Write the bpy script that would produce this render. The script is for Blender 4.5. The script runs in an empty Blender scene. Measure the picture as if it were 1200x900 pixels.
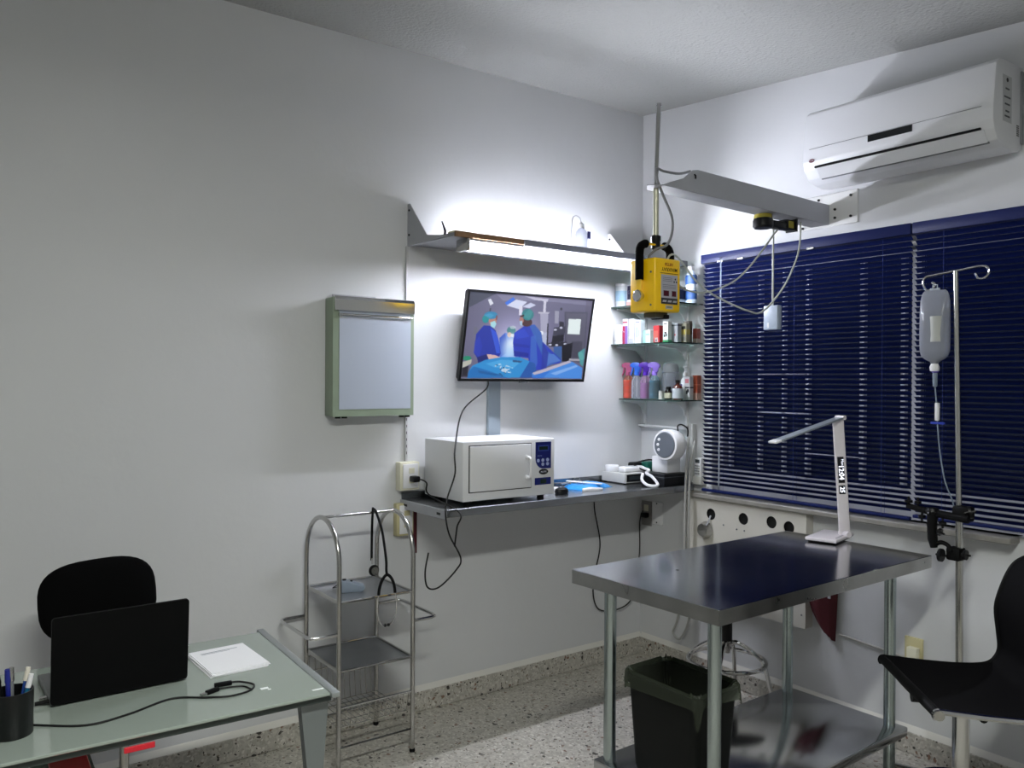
import bpy, bmesh, math, random
import numpy as np
from mathutils import Vector, Matrix, Euler
random.seed(7)
PI = math.pi
SC = bpy.context.scene
COL = SC.collection

# ------------------------------------------------------------------ camera
YAW, PITCH, ROLL, FPX = 0.6335, -0.0035, 0.0060, 961.88
def camera():
    f = Vector((math.sin(YAW)*math.cos(PITCH), math.cos(YAW)*math.cos(PITCH), math.sin(PITCH)))
    r = Vector((math.cos(YAW), -math.sin(YAW), 0)); u = r.cross(f)
    c, s = math.cos(ROLL), math.sin(ROLL)
    r2 = c*r + s*u; u2 = -s*r + c*u
    cd = bpy.data.cameras.new('camera'); co = bpy.data.objects.new('camera', cd); COL.objects.link(co)
    m = Matrix((r2, u2, -f)).transposed().to_4x4(); m.translation = (-3.2801, -3.2488, 1.5)
    co.matrix_world = m
    cd.sensor_width = 36; cd.sensor_fit = 'HORIZONTAL'; cd.lens = FPX/1200*36; cd.clip_start = 0.02
    SC.camera = co
camera()

# ------------------------------------------------------------------ world, exposure
w = bpy.data.worlds.new('night'); SC.world = w; w.use_nodes = True
w.node_tree.nodes['Background'].inputs[0].default_value = (0.012, 0.018, 0.045, 1)
w.node_tree.nodes['Background'].inputs[1].default_value = 0.25
SC.view_settings.view_transform = 'Standard'; SC.view_settings.look = 'None'
SC.view_settings.exposure = 1.0; SC.view_settings.gamma = 1.0; SC.view_settings.use_curve_mapping = False
TUBE_STRENGTH = 114.0        # the fluorescent tube under the wall shelf
UPPER_STRENGTH = 41.0       # the short batten lying on the shelf
ROOM_LAMP_STRENGTH = 56.0    # the ceiling lamp near the middle of the room

# ------------------------------------------------------------------ materials
def lin(c):
    return tuple((x/12.92 if x <= .04045 else ((x+.055)/1.055)**2.4) for x in c)
def hexc(h):
    return lin(tuple(int(h[i:i+2], 16)/255 for i in (0, 2, 4)))
MC = {}
def mat(name, col='808080', rough=.5, metal=0., emit=None, es=0., alpha=None, trans=0., ior=1.45, coat=0., spec=.5, noise=None, bump=None):
    if name in MC: return MC[name]
    m = bpy.data.materials.new(name); m.use_nodes = True; MC[name] = m
    nt = m.node_tree; b = nt.nodes['Principled BSDF']
    c = hexc(col)
    b.inputs['Base Color'].default_value = (*c, 1); b.inputs['Roughness'].default_value = rough
    b.inputs['Metallic'].default_value = metal; b.inputs['IOR'].default_value = ior
    b.inputs['Transmission Weight'].default_value = trans; b.inputs['Coat Weight'].default_value = coat
    b.inputs['Specular IOR Level'].default_value = spec
    if alpha is not None: b.inputs['Alpha'].default_value = alpha
    if emit: b.inputs['Emission Color'].default_value = (*hexc(emit), 1); b.inputs['Emission Strength'].default_value = es
    tc = nt.nodes.new('ShaderNodeTexCoord')
    if noise:   # (scale, amount, roughness variation)
        n = nt.nodes.new('ShaderNodeTexNoise'); n.inputs['Scale'].default_value = noise[0]; n.inputs['Detail'].default_value = 5
        nt.links.new(tc.outputs['Object'], n.inputs['Vector'])
        mp = nt.nodes.new('ShaderNodeMapRange'); mp.inputs[1].default_value = .3; mp.inputs[2].default_value = .7
        mp.inputs[3].default_value = 1-noise[1]; mp.inputs[4].default_value = 1.0
        nt.links.new(n.outputs[0], mp.inputs[0])
        mx = nt.nodes.new('ShaderNodeVectorMath'); mx.operation = 'SCALE'; mx.inputs[0].default_value = c
        nt.links.new(mp.outputs[0], mx.inputs['Scale']); nt.links.new(mx.outputs[0], b.inputs['Base Color'])
        if len(noise) > 2:
            m2 = nt.nodes.new('ShaderNodeMapRange'); m2.inputs[3].default_value = rough-noise[2]; m2.inputs[4].default_value = rough+noise[2]
            nt.links.new(n.outputs[0], m2.inputs[0]); nt.links.new(m2.outputs[0], b.inputs['Roughness'])
    if bump:    # (scale, strength, distance)
        n2 = nt.nodes.new('ShaderNodeTexNoise'); n2.inputs['Scale'].default_value = bump[0]; n2.inputs['Detail'].default_value = 4
        nt.links.new(tc.outputs['Object'], n2.inputs['Vector'])
        bp = nt.nodes.new('ShaderNodeBump'); bp.inputs['Strength'].default_value = bump[1]; bp.inputs['Distance'].default_value = bump[2]
        nt.links.new(n2.outputs[0], bp.inputs['Height']); nt.links.new(bp.outputs[0], b.inputs['Normal'])
    return m

def terrazzo(name):
    m = bpy.data.materials.new(name); m.use_nodes = True; MC[name] = m
    nt = m.node_tree; N = nt.nodes; L = nt.links; b = N['Principled BSDF']
    tc = N.new('ShaderNodeTexCoord')
    wn = N.new('ShaderNodeTexNoise'); wn.inputs['Scale'].default_value = 30; wn.inputs['Detail'].default_value = 2
    L.new(tc.outputs['Object'], wn.inputs['Vector'])
    mixv = N.new('ShaderNodeMix'); mixv.data_type = 'VECTOR'; mixv.inputs[0].default_value = .03
    L.new(tc.outputs['Object'], mixv.inputs[4]); L.new(wn.outputs['Color'], mixv.inputs[5])
    def layer(scale, lo, hi, size):
        v = N.new('ShaderNodeTexVoronoi'); v.inputs['Scale'].default_value = scale
        L.new(mixv.outputs[1], v.inputs['Vector'])
        sp = N.new('ShaderNodeSeparateColor'); L.new(v.outputs['Color'], sp.inputs[0])
        g = N.new('ShaderNodeMath'); g.operation = 'GREATER_THAN'; g.inputs[1].default_value = lo; L.new(sp.outputs[0], g.inputs[0])
        l = N.new('ShaderNodeMath'); l.operation = 'LESS_THAN'; l.inputs[1].default_value = size; L.new(v.outputs['Distance'], l.inputs[0])
        mu = N.new('ShaderNodeMath'); mu.operation = 'MULTIPLY'; L.new(g.outputs[0], mu.inputs[0]); L.new(l.outputs[0], mu.inputs[1])
        return mu, sp
    base = N.new('ShaderNodeTexVoronoi'); base.inputs['Scale'].default_value = 95; L.new(mixv.outputs[1], base.inputs['Vector'])
    sb = N.new('ShaderNodeSeparateColor'); L.new(base.outputs['Color'], sb.inputs[0])
    cr = N.new('ShaderNodeValToRGB'); e = cr.color_ramp.elements
    e[0].color = (*hexc('a09c93'), 1); e[1].color = (*hexc('c6c2b9'), 1)
    e2 = cr.color_ramp.elements.new(.5); e2.color = (*hexc('b4b0a7'), 1)
    L.new(sb.outputs[0], cr.inputs[0])
    cur = cr.outputs[0]
    for sc_, lo, hi, size, col in ((70, .84, 1, .38, '857c70'), (75, .78, 1, .42, 'cfccc4'), (44, .90, 1, .34, '3a3632'), (95, .90, 1, .40, '4a443e'), (50, .95, 1, .36, '806454')):
        mu, sp = layer(sc_, lo, hi, size)
        mx = N.new('ShaderNodeMix'); mx.data_type = 'RGBA'; mx.inputs[7].default_value = (*hexc(col), 1)
        L.new(mu.outputs[0], mx.inputs[0]); L.new(cur, mx.inputs[6]); cur = mx.outputs[2]
    L.new(cur, b.inputs['Base Color']); b.inputs['Roughness'].default_value = .38
    return m

WALL = mat('wall_paint', 'd2d3d5', .75, noise=(1.3, .05), bump=(9, .25, .01), spec=.25)
WALLW = mat('plaster_fillet', 'dad8d2', .7)
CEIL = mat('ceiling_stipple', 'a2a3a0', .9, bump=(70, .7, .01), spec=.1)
TERR = terrazzo('terrazzo')
WHITE = mat('white_plastic', 'e4e4e6', .35)
ACW = mat('aircon_plastic', 'dfe0e4', .28)
CREAM = mat('cream_plastic', 'dcd9c4', .4)
BEIGE = mat('beige_plastic', 'c4bc92', .45)
BLACK = mat('black_plastic', '08080a', .4, spec=.35)
RUBBER = mat('black_rubber', '070708', .65, spec=.2)
CABLE = mat('black_cable', '0c0c0d', .5)
FABRIC = mat('black_fabric', '060607', .9, spec=.1, noise=(300, .4))
CHROME = mat('chrome', 'd0d0d0', .12, 1.)
CHROMED = mat('dull_chrome', 'bcbbb8', .22, 1.)
STEEL = mat('brushed_steel', 'c4c6c9', .15, 1., noise=(5, .12, .06))
STEELS = mat('steel_edge', 'b4b4b2', .3, 1., noise=(14, .15, .08))
GALV = mat('galvanised_steel', 'b0bbbc', .24, 1.)
COUNT = mat('counter_steel', 'a9acb0', .25, 1., noise=(6, .12, .06))
GREYP = mat('grey_painted_metal', 'a6a8ae', .45, noise=(8, .05))
GREYD = mat('dark_grey_metal', '6c6f74', .4, .3)
YEL = mat('yellow_enamel', 'f4c40c', .35, coat=.3)
SAGE = mat('sage_green_metal', '8c9a86', .42, noise=(12, .06))
BLUES = mat('blue_slat_enamel', '0a184e', .45, spec=.32)
BLUEP = mat('blue_print', '14206e', .35)
PANELW = mat('white_board', 'c9c6bd', .5, noise=(5, .06))
SCREENW = mat('unlit_viewer_panel', 'aeb6c4', .3)
GLASSD = mat('frosted_glass', '96a098', .1, spec=.6, coat=.4)
MAROON = mat('maroon_cloth', '4c101c', .7)
PAPER = mat('paper', 'f0f0f4', .8)
WOOD = mat('chipboard_edge', '8a6a4c', .6, noise=(60, .3))
def glassy(name, col, a=.25, rough=.05):
    if name in MC: return MC[name]
    m = bpy.data.materials.new(name); m.use_nodes = True; MC[name] = m
    nt = m.node_tree; nt.nodes.remove(nt.nodes['Principled BSDF'])
    out = nt.nodes['Material Output']
    t = nt.nodes.new('ShaderNodeBsdfTransparent'); t.inputs[0].default_value = (*hexc(col), 1)
    g = nt.nodes.new('ShaderNodeBsdfPrincipled'); g.inputs['Base Color'].default_value = (*hexc(col), 1); g.inputs['Roughness'].default_value = rough
    fr = nt.nodes.new('ShaderNodeFresnel'); fr.inputs[0].default_value = 1.45
    ad = nt.nodes.new('ShaderNodeMath'); ad.operation = 'ADD'; ad.inputs[1].default_value = a; ad.use_clamp = True
    nt.links.new(fr.outputs[0], ad.inputs[0])
    mx = nt.nodes.new('ShaderNodeMixShader'); nt.links.new(ad.outputs[0], mx.inputs[0])
    nt.links.new(t.outputs[0], mx.inputs[1]); nt.links.new(g.outputs[0], mx.inputs[2]); nt.links.new(mx.outputs[0], out.inputs[0])
    return m

# ------------------------------------------------------------------ builders
class B:
    def __init__(s, mi=0): s.bm = bmesh.new(); s.mi = mi
    def _merge(s, t, M=None):
        if M is not None: bmesh.ops.transform(t, matrix=M, verts=t.verts)
        for f in t.faces: f.material_index = s.mi
        me = bpy.data.meshes.new('tmp'); t.to_mesh(me); t.free(); s.bm.from_mesh(me); bpy.data.meshes.remove(me)
        return s
    def box(s, x0, x1, y0, y1, z0, z1, bev=0., seg=2, M=None):
        t = bmesh.new(); bmesh.ops.create_cube(t, size=1)
        for v in t.verts: v.co = Vector(((x0+x1)/2+v.co.x*(x1-x0), (y0+y1)/2+v.co.y*(y1-y0), (z0+z1)/2+v.co.z*(z1-z0)))
        if bev > 0:
            bev = min(bev, .49*min(abs(x1-x0), abs(y1-y0), abs(z1-z0)))
            bmesh.ops.bevel(t, geom=t.edges[:], offset=bev, segments=seg, profile=.5, affect='EDGES')
        return s._merge(t, M)
    def prism(s, pts, a0, a1, M=None, bev=0.):
        """polygon in local xy, extruded a0..a1 along local z"""
        t = bmesh.new()
        lo = [t.verts.new((p[0], p[1], a0)) for p in pts]; hi = [t.verts.new((p[0], p[1], a1)) for p in pts]
        n = len(pts)
        t.faces.new(lo[::-1]); t.faces.new(hi)
        for i in range(n): t.faces.new((lo[i], lo[(i+1) % n], hi[(i+1) % n], hi[i]))
        bmesh.ops.recalc_face_normals(t, faces=t.faces)
        if bev > 0: bmesh.ops.bevel(t, geom=t.edges[:], offset=bev, segments=2, profile=.5, affect='EDGES')
        return s._merge(t, M)
    def tube(s, pts, r, seg=10, closed=False, M=None, flat=1.):
        P = [Vector(p) for p in pts]; n = len(P)
        R = r if isinstance(r, (list, tuple)) else [r]*n
        t = bmesh.new(); rings = []; nrm = None
        for i in range(n):
            if closed: d = P[(i+1) % n]-P[i-1]
            else: d = P[min(i+1, n-1)]-P[max(i-1, 0)]
            d = d.normalized() if d.length > 1e-9 else Vector((0, 0, 1))
            if nrm is None:
                a = Vector((0, 0, 1)) if abs(d.z) < .9 else Vector((1, 0, 0)); nrm = (a-d*a.dot(d)).normalized()
            else:
                q = nrm-d*nrm.dot(d); nrm = q.normalized() if q.length > 1e-6 else nrm
            bn = d.cross(nrm)
            rings.append([t.verts.new(P[i]+R[i]*(math.cos(2*PI*k/seg)*nrm+flat*math.sin(2*PI*k/seg)*bn)) for k in range(seg)])
        for i in range(n if closed else n-1):
            A, C = rings[i], rings[(i+1) % n]
            for k in range(seg): t.faces.new((A[k], A[(k+1) % seg], C[(k+1) % seg], C[k]))
        if not closed: t.faces.new(rings[0][::-1]); t.faces.new(rings[-1])
        bmesh.ops.recalc_face_normals(t, faces=t.faces)
        return s._merge(t, M)
    def lathe(s, prof, c=(0, 0, 0), seg=24, M=None, sx=1., sy=1.):
        t = bmesh.new(); rings = []
        for r, z in prof:
            r = max(r, 1e-5)
            rings.append([t.verts.new((c[0]+sx*r*math.cos(2*PI*k/seg), c[1]+sy*r*math.sin(2*PI*k/seg), c[2]+z)) for k in range(seg)])
        for A, C in zip(rings, rings[1:]):
            for k in range(seg): t.faces.new((A[k], A[(k+1) % seg], C[(k+1) % seg], C[k]))
        t.faces.new(rings[0][::-1]); t.faces.new(rings[-1])
        bmesh.ops.recalc_face_normals(t, faces=t.faces)
        return s._merge(t, M)
    def cyl(s, p0, p1, r0, r1=None, seg=20):
        return s.tube([p0, p1], [r0, r0 if r1 is None else r1], seg)
    def grid(s, P, M=None, thick=0.):
        """P[i][j] points -> sheet; with thickness a closed slab"""
        t = bmesh.new(); V = [[t.verts.new(p) for p in row] for row in P]
        for i in range(len(P)-1):
            for j in range(len(P[0])-1): t.faces.new((V[i][j], V[i+1][j], V[i+1][j+1], V[i][j+1]))
        if thick:
            bmesh.ops.recalc_face_normals(t, faces=t.faces)
            bmesh.ops.solidify(t, geom=t.faces[:], thickness=thick)
        return s._merge(t, M)

POS = {}
def part(name, b, m, parent=None, local=False, smooth=True, kind=None, label=None, ang=35):
    ms = m if isinstance(m, (list, tuple)) else [m]
    me = bpy.data.meshes.new(name)
    if parent is not None and not local:
        o = POS.get(parent.name, Vector((0, 0, 0)))
        bmesh.ops.translate(b.bm, vec=-o, verts=b.bm.verts)
    b.bm.to_mesh(me); b.bm.free()
    for x in ms: me.materials.append(x)
    if smooth:
        me.polygons.foreach_set('use_smooth', [True]*len(me.polygons)); me.set_sharp_from_angle(angle=math.radians(ang))
    ob = bpy.data.objects.new(name, me); COL.objects.link(ob)
    if parent is not None: ob.parent = parent; POS[ob.name] = POS.get(parent.name, Vector((0, 0, 0)))
    if kind: ob['kind'] = kind
    if label: ob['label'] = label
    return ob
def thing(name, label, cat, loc=(0, 0, 0), rz=0., group=None):
    o = bpy.data.objects.new(name, None); COL.objects.link(o); o.empty_display_size = .05
    o.location = loc; o.rotation_euler = (0, 0, rz); POS[o.name] = Vector(loc)
    o['label'] = label; o['category'] = cat
    if group: o['group'] = group
    return o
def tag(o, label, cat, group=None):
    o['label'] = label; o['category'] = cat
    if group: o['group'] = group
    return o
def struct(name, b, m, parent=None, **k):
    o = part(name, b, m, parent, **k)
    if parent is None: o['kind'] = 'structure'
    return o
def FX(x, y, z):    # local x -> -Y, local y -> +Z, local z -> -X (writing on a face that looks to -X)
    return Matrix(((0, 0, -1, x), (-1, 0, 0, y), (0, 1, 0, z), (0, 0, 0, 1)))
def FY(x, y, z):    # face that looks to -Y
    return Matrix(((1, 0, 0, x), (0, 0, -1, y), (0, 1, 0, z), (0, 0, 0, 1)))
def text(s, size, M, m, parent, name='lettering', world=True, bold=0.):
    cu = bpy.data.curves.new('t', 'FONT'); cu.body = s; cu.size = size; cu.align_x = 'CENTER'; cu.align_y = 'CENTER'
    cu.extrude = .0002; cu.resolution_u = 2; cu.offset = bold
    ob = bpy.data.objects.new('t', cu); COL.objects.link(ob); bpy.context.view_layer.update()
    dg = bpy.context.evaluated_depsgraph_get()
    me = bpy.data.meshes.new_from_object(ob.evaluated_get(dg)); bpy.data.objects.remove(ob)
    b = B(); b.bm.from_mesh(me); bpy.data.meshes.remove(me); bmesh.ops.transform(b.bm, matrix=M, verts=b.bm.verts)
    return part(name, b, m, parent, local=not world, smooth=False)
def spline(pts, n=8, closed=False):
    P = [Vector(p) for p in pts]; out = []; N = len(P)
    for i in range(N if closed else N-1):
        if closed: p0, p1, p2, p3 = P[i-1], P[i], P[(i+1) % N], P[(i+2) % N]
        else: p0, p1, p2, p3 = P[max(i-1, 0)], P[i], P[i+1], P[min(i+2, N-1)]
        for k in range(n):
            t = k/n
            out.append(.5*((2*p1)+(-p0+p2)*t+(2*p0-5*p1+4*p2-p3)*t*t+(-p0+3*p1-3*p2+p3)*t**3))
    if not closed: out.append(P[-1])
    return out
def copy_tree(o, parent=None):
    c = o.copy(); COL.objects.link(c)
    if parent is not None: c.parent = parent
    for ch in list(o.children): copy_tree(ch, c)
    return c
def rpoly(w, h, r, n=5, cx=0, cy=0):
    out = []
    for sx, sy, a0 in ((1, 1, 0), (-1, 1, PI/2), (-1, -1, PI), (1, -1, 1.5*PI)):
        for k in range(n+1):
            a = a0+PI/2*k/n; out.append((cx+sx*(w/2-r)+r*math.cos(a), cy+sy*(h/2-r)+r*math.sin(a)))
    return out
def simple(name, b, m, label, cat, group=None, **k):
    return tag(part(name, b, m, None, **k), label, cat, group)

# ================================================================== ROOM
XL, YB = -5.8, -5.8
cz = lambda y: 2.975+.077*y
def quad_room():
    struct('floor', B().box(XL-.1, .1, YB-.1, .1, -.1, 0), TERR)
    b = B(); t = [(.1, cz(.1)), (YB-.1, cz(YB-.1)), (YB-.1, cz(YB-.1)+.12), (.1, cz(.1)+.12)]
    Mx = Matrix(((0, 0, 1, 0), (1, 0, 0, 0), (0, 1, 0, 0), (0, 0, 0, 1)))     # local (y,z) -> world
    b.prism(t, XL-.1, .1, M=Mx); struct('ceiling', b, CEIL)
    struct('wall_back', B().box(XL-.1, .1, 0, .1, 0, 3.0), WALL)
    # wall with the window opening  y -.5 .. -2.72, z .94 .. 2.05
    b = B()
    b.box(0, .14, -.50, 0, 0, 3.0); b.box(0, .14, YB, -2.72, 0, 2.95); b.box(0, .14, -2.72, -.50, 0, .94); b.box(0, .14, -2.72, -.50, 2.06, 2.98)
    struct('wall_right', b, WALL)
    struct('wall_left', B().box(XL-.1, XL, YB, 0, 0, 3.0), WALL)
    struct('wall_front', B().box(XL, 0, YB-.1, YB, 0, 2.6), WALL)
    struct('baseboard_back', B().box(XL, 0, -.012, 0, 0, .09, .003, 1), TERR)
    struct('baseboard_right', B().box(-.012, 0, YB, -.012, 0, .09, .003, 1), TERR)
    Mb = Matrix(((0, 0, 1, 0), (1, 0, 0, 0), (0, 1, 0, 0), (0, 0, 0, 1)))
    struct('trim_1', B().prism([(0, .09), (-.011, .09), (0, .115)], XL, 0, M=Mb), WALLW)
    struct('trim_2', B().prism([(0, .09), (-.011, .09), (0, .115)], YB, -.012, M=Matrix(((1, 0, 0, 0), (0, 0, 1, 0), (0, 1, 0, 0), (0, 0, 0, 1)))), WALLW)
quad_room()

# window_1 : frame, mullions, bars, panes
def window():
    b = B()
    b.box(.05, .09, -2.72, -2.69, .94, 2.06).box(.05, .09, -.53, -.50, .94, 2.06).box(.05, .09, -2.69, -.53, .94, 1.065).box(.05, .09, -2.69, -.53, 2.035, 2.06)
    fr = mat('white_window_frame', 'b4b6c2', .4)
    w = struct('window_1', b, fr)
    for y, wd in ((-1.519, .046), (-1.28, .024), (-1.462, .022), (-1.011, .02), (-2.10, .046), (-.883, .014), (-.748, .018), (-.574, .018)):
        part('mullion', B().box(.045, .07, y-wd*.42, y+wd*.42, 1.065, 2.035), fr, w)
    for y0, y1, z in ((-1.011, -.748, 1.545), (-1.011, -.748, 1.36), (-1.28, -1.011, 1.18), (-1.011, -.748, 1.535)):
        part('crossbar', B().box(.045, .06, y0, y1, z-.006, z+.006), fr, w)
    gl = glassy('window_glass', 'b9c2d0', .02)
    for y0, y1 in ((-1.50, -.54), (-2.08, -1.54), (-2.68, -2.12)):
        part('pane', B().box(.075, .079, y0, y1, 1.065, 2.035), gl, w)
window()
struct('window_sill', B().box(-.075, .05, -1.93, -.386, .918, .94, .003, 1), mat('stone_sill', '8f8c86', .35, noise=(20, .2)))

# ================================================================== BLINDS
def slat_mesh(L):
    w2, tilt, th = .0125, math.radians(39), .0006
    t = bmesh.new(); n = 6; up, dn = [], []
    for k in range(n+1):
        u = -1+2*k/n
        h = .0026*(1-u*u)
        x, z = u*w2, h
        # room side edge (u=-1) is higher
        c, s = math.cos(tilt), math.sin(tilt)
        X, Z = x*c+z*s, -x*s+z*c
        up.append((X, Z+th/2)); dn.append((X, Z-th/2))
    pts = up+dn[::-1]
    a = [t.verts.new((p[0], 0, p[1])) for p in pts]; c = [t.verts.new((p[0], -L, p[1])) for p in pts]
    N = len(pts)
    t.faces.new(a); t.faces.new(c[::-1])
    for i in range(N): t.faces.new((a[i], c[i], c[(i+1) % N], a[(i+1) % N]))
    bmesh.ops.recalc_face_normals(t, faces=t.faces)
    me = bpy.data.meshes.new('slat'); t.to_mesh(me); t.free(); me.materials.append(BLUES)
    me.polygons.foreach_set('use_smooth', [True]*len(me.polygons)); me.set_sharp_from_angle(angle=math.radians(50))
    return me
def blind(y0, L, label, zbot):
    r = thing('window_blind', label, 'blind', (-.045, y0, zbot), group=None)
    me = slat_mesh(L-.01)
    part('head_rail', B().box(-.068, -.022, y0-L, y0, 2.095, 2.14, .003), BLUES, r)
    z = 2.083; k = 0
    while z > zbot+.03:
        o = bpy.data.objects.new('slat', me); COL.objects.link(o); o.parent = r
        o.location = (0, -.005, z-zbot); z -= .0222
    part('bottom_rail', B().box(-.058, -.032, y0-L+.004, y0-.004, zbot, zbot+.014, .004), BLUES, r)
    cord = mat('blue_cord', '3a4a9a', .7)
    n = 3
    for i in range(n):
        y = y0-.12-(L-.24)*i/(n-1)
        for dx in (-.0135, .0135):
            part('ladder_cord', B().cyl((-.045+dx, y, zbot+.01), (-.045+dx, y, 2.1), .0006, seg=6), cord, r)
    return r
b1 = blind(-.475, 1.075, 'dark blue venetian blind beside the corner shelves, behind the desk lamp', .952)
b2 = blind(-1.556, 1.16, 'dark blue venetian blind behind the drip stand', .965)
part('tilt_wand', B().cyl((-.085, -.617, 2.10), (-.085, -.613, .99), .0035, seg=8), glassy('clear_plastic', 'dfe6f2', .35), b1)
part('wand_hook', B().tube([(-.07, -.617, 2.115), (-.085, -.617, 2.11), (-.085, -.617, 2.09)], .002, 6), CHROMED, b1)
for yy in (-.60, -.72, -1.10):
    part('rail_clip', B().box(-.072, -.064, yy-.018, yy+.018, 2.09, 2.1, .001, 1), CHROMED, b1)

# ================================================================== SHELF WITH LIGHT
def light_shelf():
    s = thing('wall_shelf', 'grey metal wall shelf with worn brown front edge above the television', 'shelf', (-.75, 0, 2.105))
    part('shelf_board', B().box(-1.447, -.03, -.34, 0, 2.105, 2.123, .002, 1), mat('shelf_grey', '8b8d92', .5, noise=(7, .12)), s)
    part('front_strip', B().box(-1.447, -1.09, -.352, -.3395, 2.103, 2.127, .001, 1), WOOD, s, label='bare brown chipboard edge')
    part('front_rail', B().box(-1.09, -.03, -.356, -.3395, 2.097, 2.128, .002, 1), mat('rail_grey', '7d8086', .4, .5), s)
    for x in (-1.479, -.262):
        b = B().prism([(0, 2.10), (0, 2.29), (-.02, 2.29), (-.17, 2.13), (-.34 if x < -1 else -.2, 2.105)], x-.002, x+.002,
                      M=Matrix(((0, 0, 1, 0), (1, 0, 0, 0), (0, 1, 0, 0), (0, 0, 0, 1))))
        g = part('bracket', b, GREYP if x < -1 else WHITE, s)
        for z in (2.26, 2.15):
            part('screw', B().cyl((x-.006, -.018, z), (x+.006, -.018, z), .005, seg=10), BLACK, g)
    # the stiffener leaf that joins the left bracket to the board
    part('gusset', B().prism([(-.34, -1.447), (0, -1.447), (0, -1.479)], 2.104, 2.107, M=Matrix(((0, 1, 0, 0), (1, 0, 0, 0), (0, 0, 1, 0), (0, 0, 0, 1)))), GREYP, s)
    lamp = thing('tube_lamp', 'lit white fluorescent tube lamp fixed under the shelf front', 'lamp', (-.8, -.325, 2.09))
    part('lamp_body', B().box(-1.375, -.20, -.300, -.265, 2.053, 2.104, .003).box(-1.375, -.20, -.348, -.29, 2.092, 2.104, .003), GREYD, lamp)
    part('tube', B().cyl((-1.372, -.336, 2.068), (-.205, -.336, 2.068), .0115, seg=16), mat('lit_tube', 'ffffff', .4, emit='f0f3ff', es=TUBE_STRENGTH), lamp, label='lit fluorescent tube')
    for x0, x1 in ((-1.392, -1.372), (-.205, -.185)):
        part('end_cap', B().box(x0, x1, -.352, -.265, 2.050, 2.104, .006), CHROMED, lamp)
    l2 = thing('batten_lamp', 'low lit batten lamp lying on top of the wall shelf', 'lamp', (-.8, -.13, 2.123))
    part('lamp_body', B().box(-1.30, -.32, -.15, -.11, 2.123, 2.129, .002), WHITE, l2)
    part('tube', B().cyl((-1.29, -.13, 2.137), (-.33, -.13, 2.137), .008, seg=12), mat('lit_batten', 'ffffff', .4, emit='f0f3ff', es=UPPER_STRENGTH), l2)
    # things on the shelf
    x, y = -.655, -.235
    bt = thing('wash_bottle', 'clear plastic wash bottle with bent spout tube, on the wall shelf', 'bottle', (x, y, 2.123))
    cl = glassy('clear_bottle', 'eef0f6', .3)
    part('bottle_body', B().lathe([(.0, 0), (.03, 0), (.032, .004), (.032, .09), (.024, .108), (.012, .118), (.012, .122)], (x, y, 2.123), 20), cl, bt)
    part('cap', B().lathe([(.014, .12), (.015, .121), (.015, .138), (.006, .146), (.004, .15)], (x, y, 2.123), 16), WHITE, bt)
    part('spout_tube', B().tube(spline([(x, y, 2.27), (x-.01, y, 2.292), (x-.035, y, 2.30), (x-.056, y, 2.282), (x-.062, y, 2.22), (x-.063, y, 2.15)]), .0022, 8), GREYP, bt)
    part('label', B().box(x+.012, x+.03, y-.034, y-.031, 2.19, 2.225, 0), BLUEP, bt)
    x, y = -1.40, -.20
    o = thing('folding_tool', 'small black handled tool lying at the end of the wall shelf', 'tool', (x, y, 2.123))
    part('handle', B().tube([(x-.02, y-.02, 2.13), (x-.005, y, 2.15), (x-.01, y+.02, 2.195)], [.006, .006, .003], 8), BLACK, o)
    part('blade', B().box(x-.04, x+.03, y-.03, y-.018, 2.123, 2.128, .001), CHROMED, o)
    simple('cream_box', B().box(-1.375, -1.30, -.23, -.17, 2.123, 2.155, .004), mat('cream_card', 'e6e2b8', .6), 'small cream box lying on the wall shelf near its bracket', 'box')
light_shelf()

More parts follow.
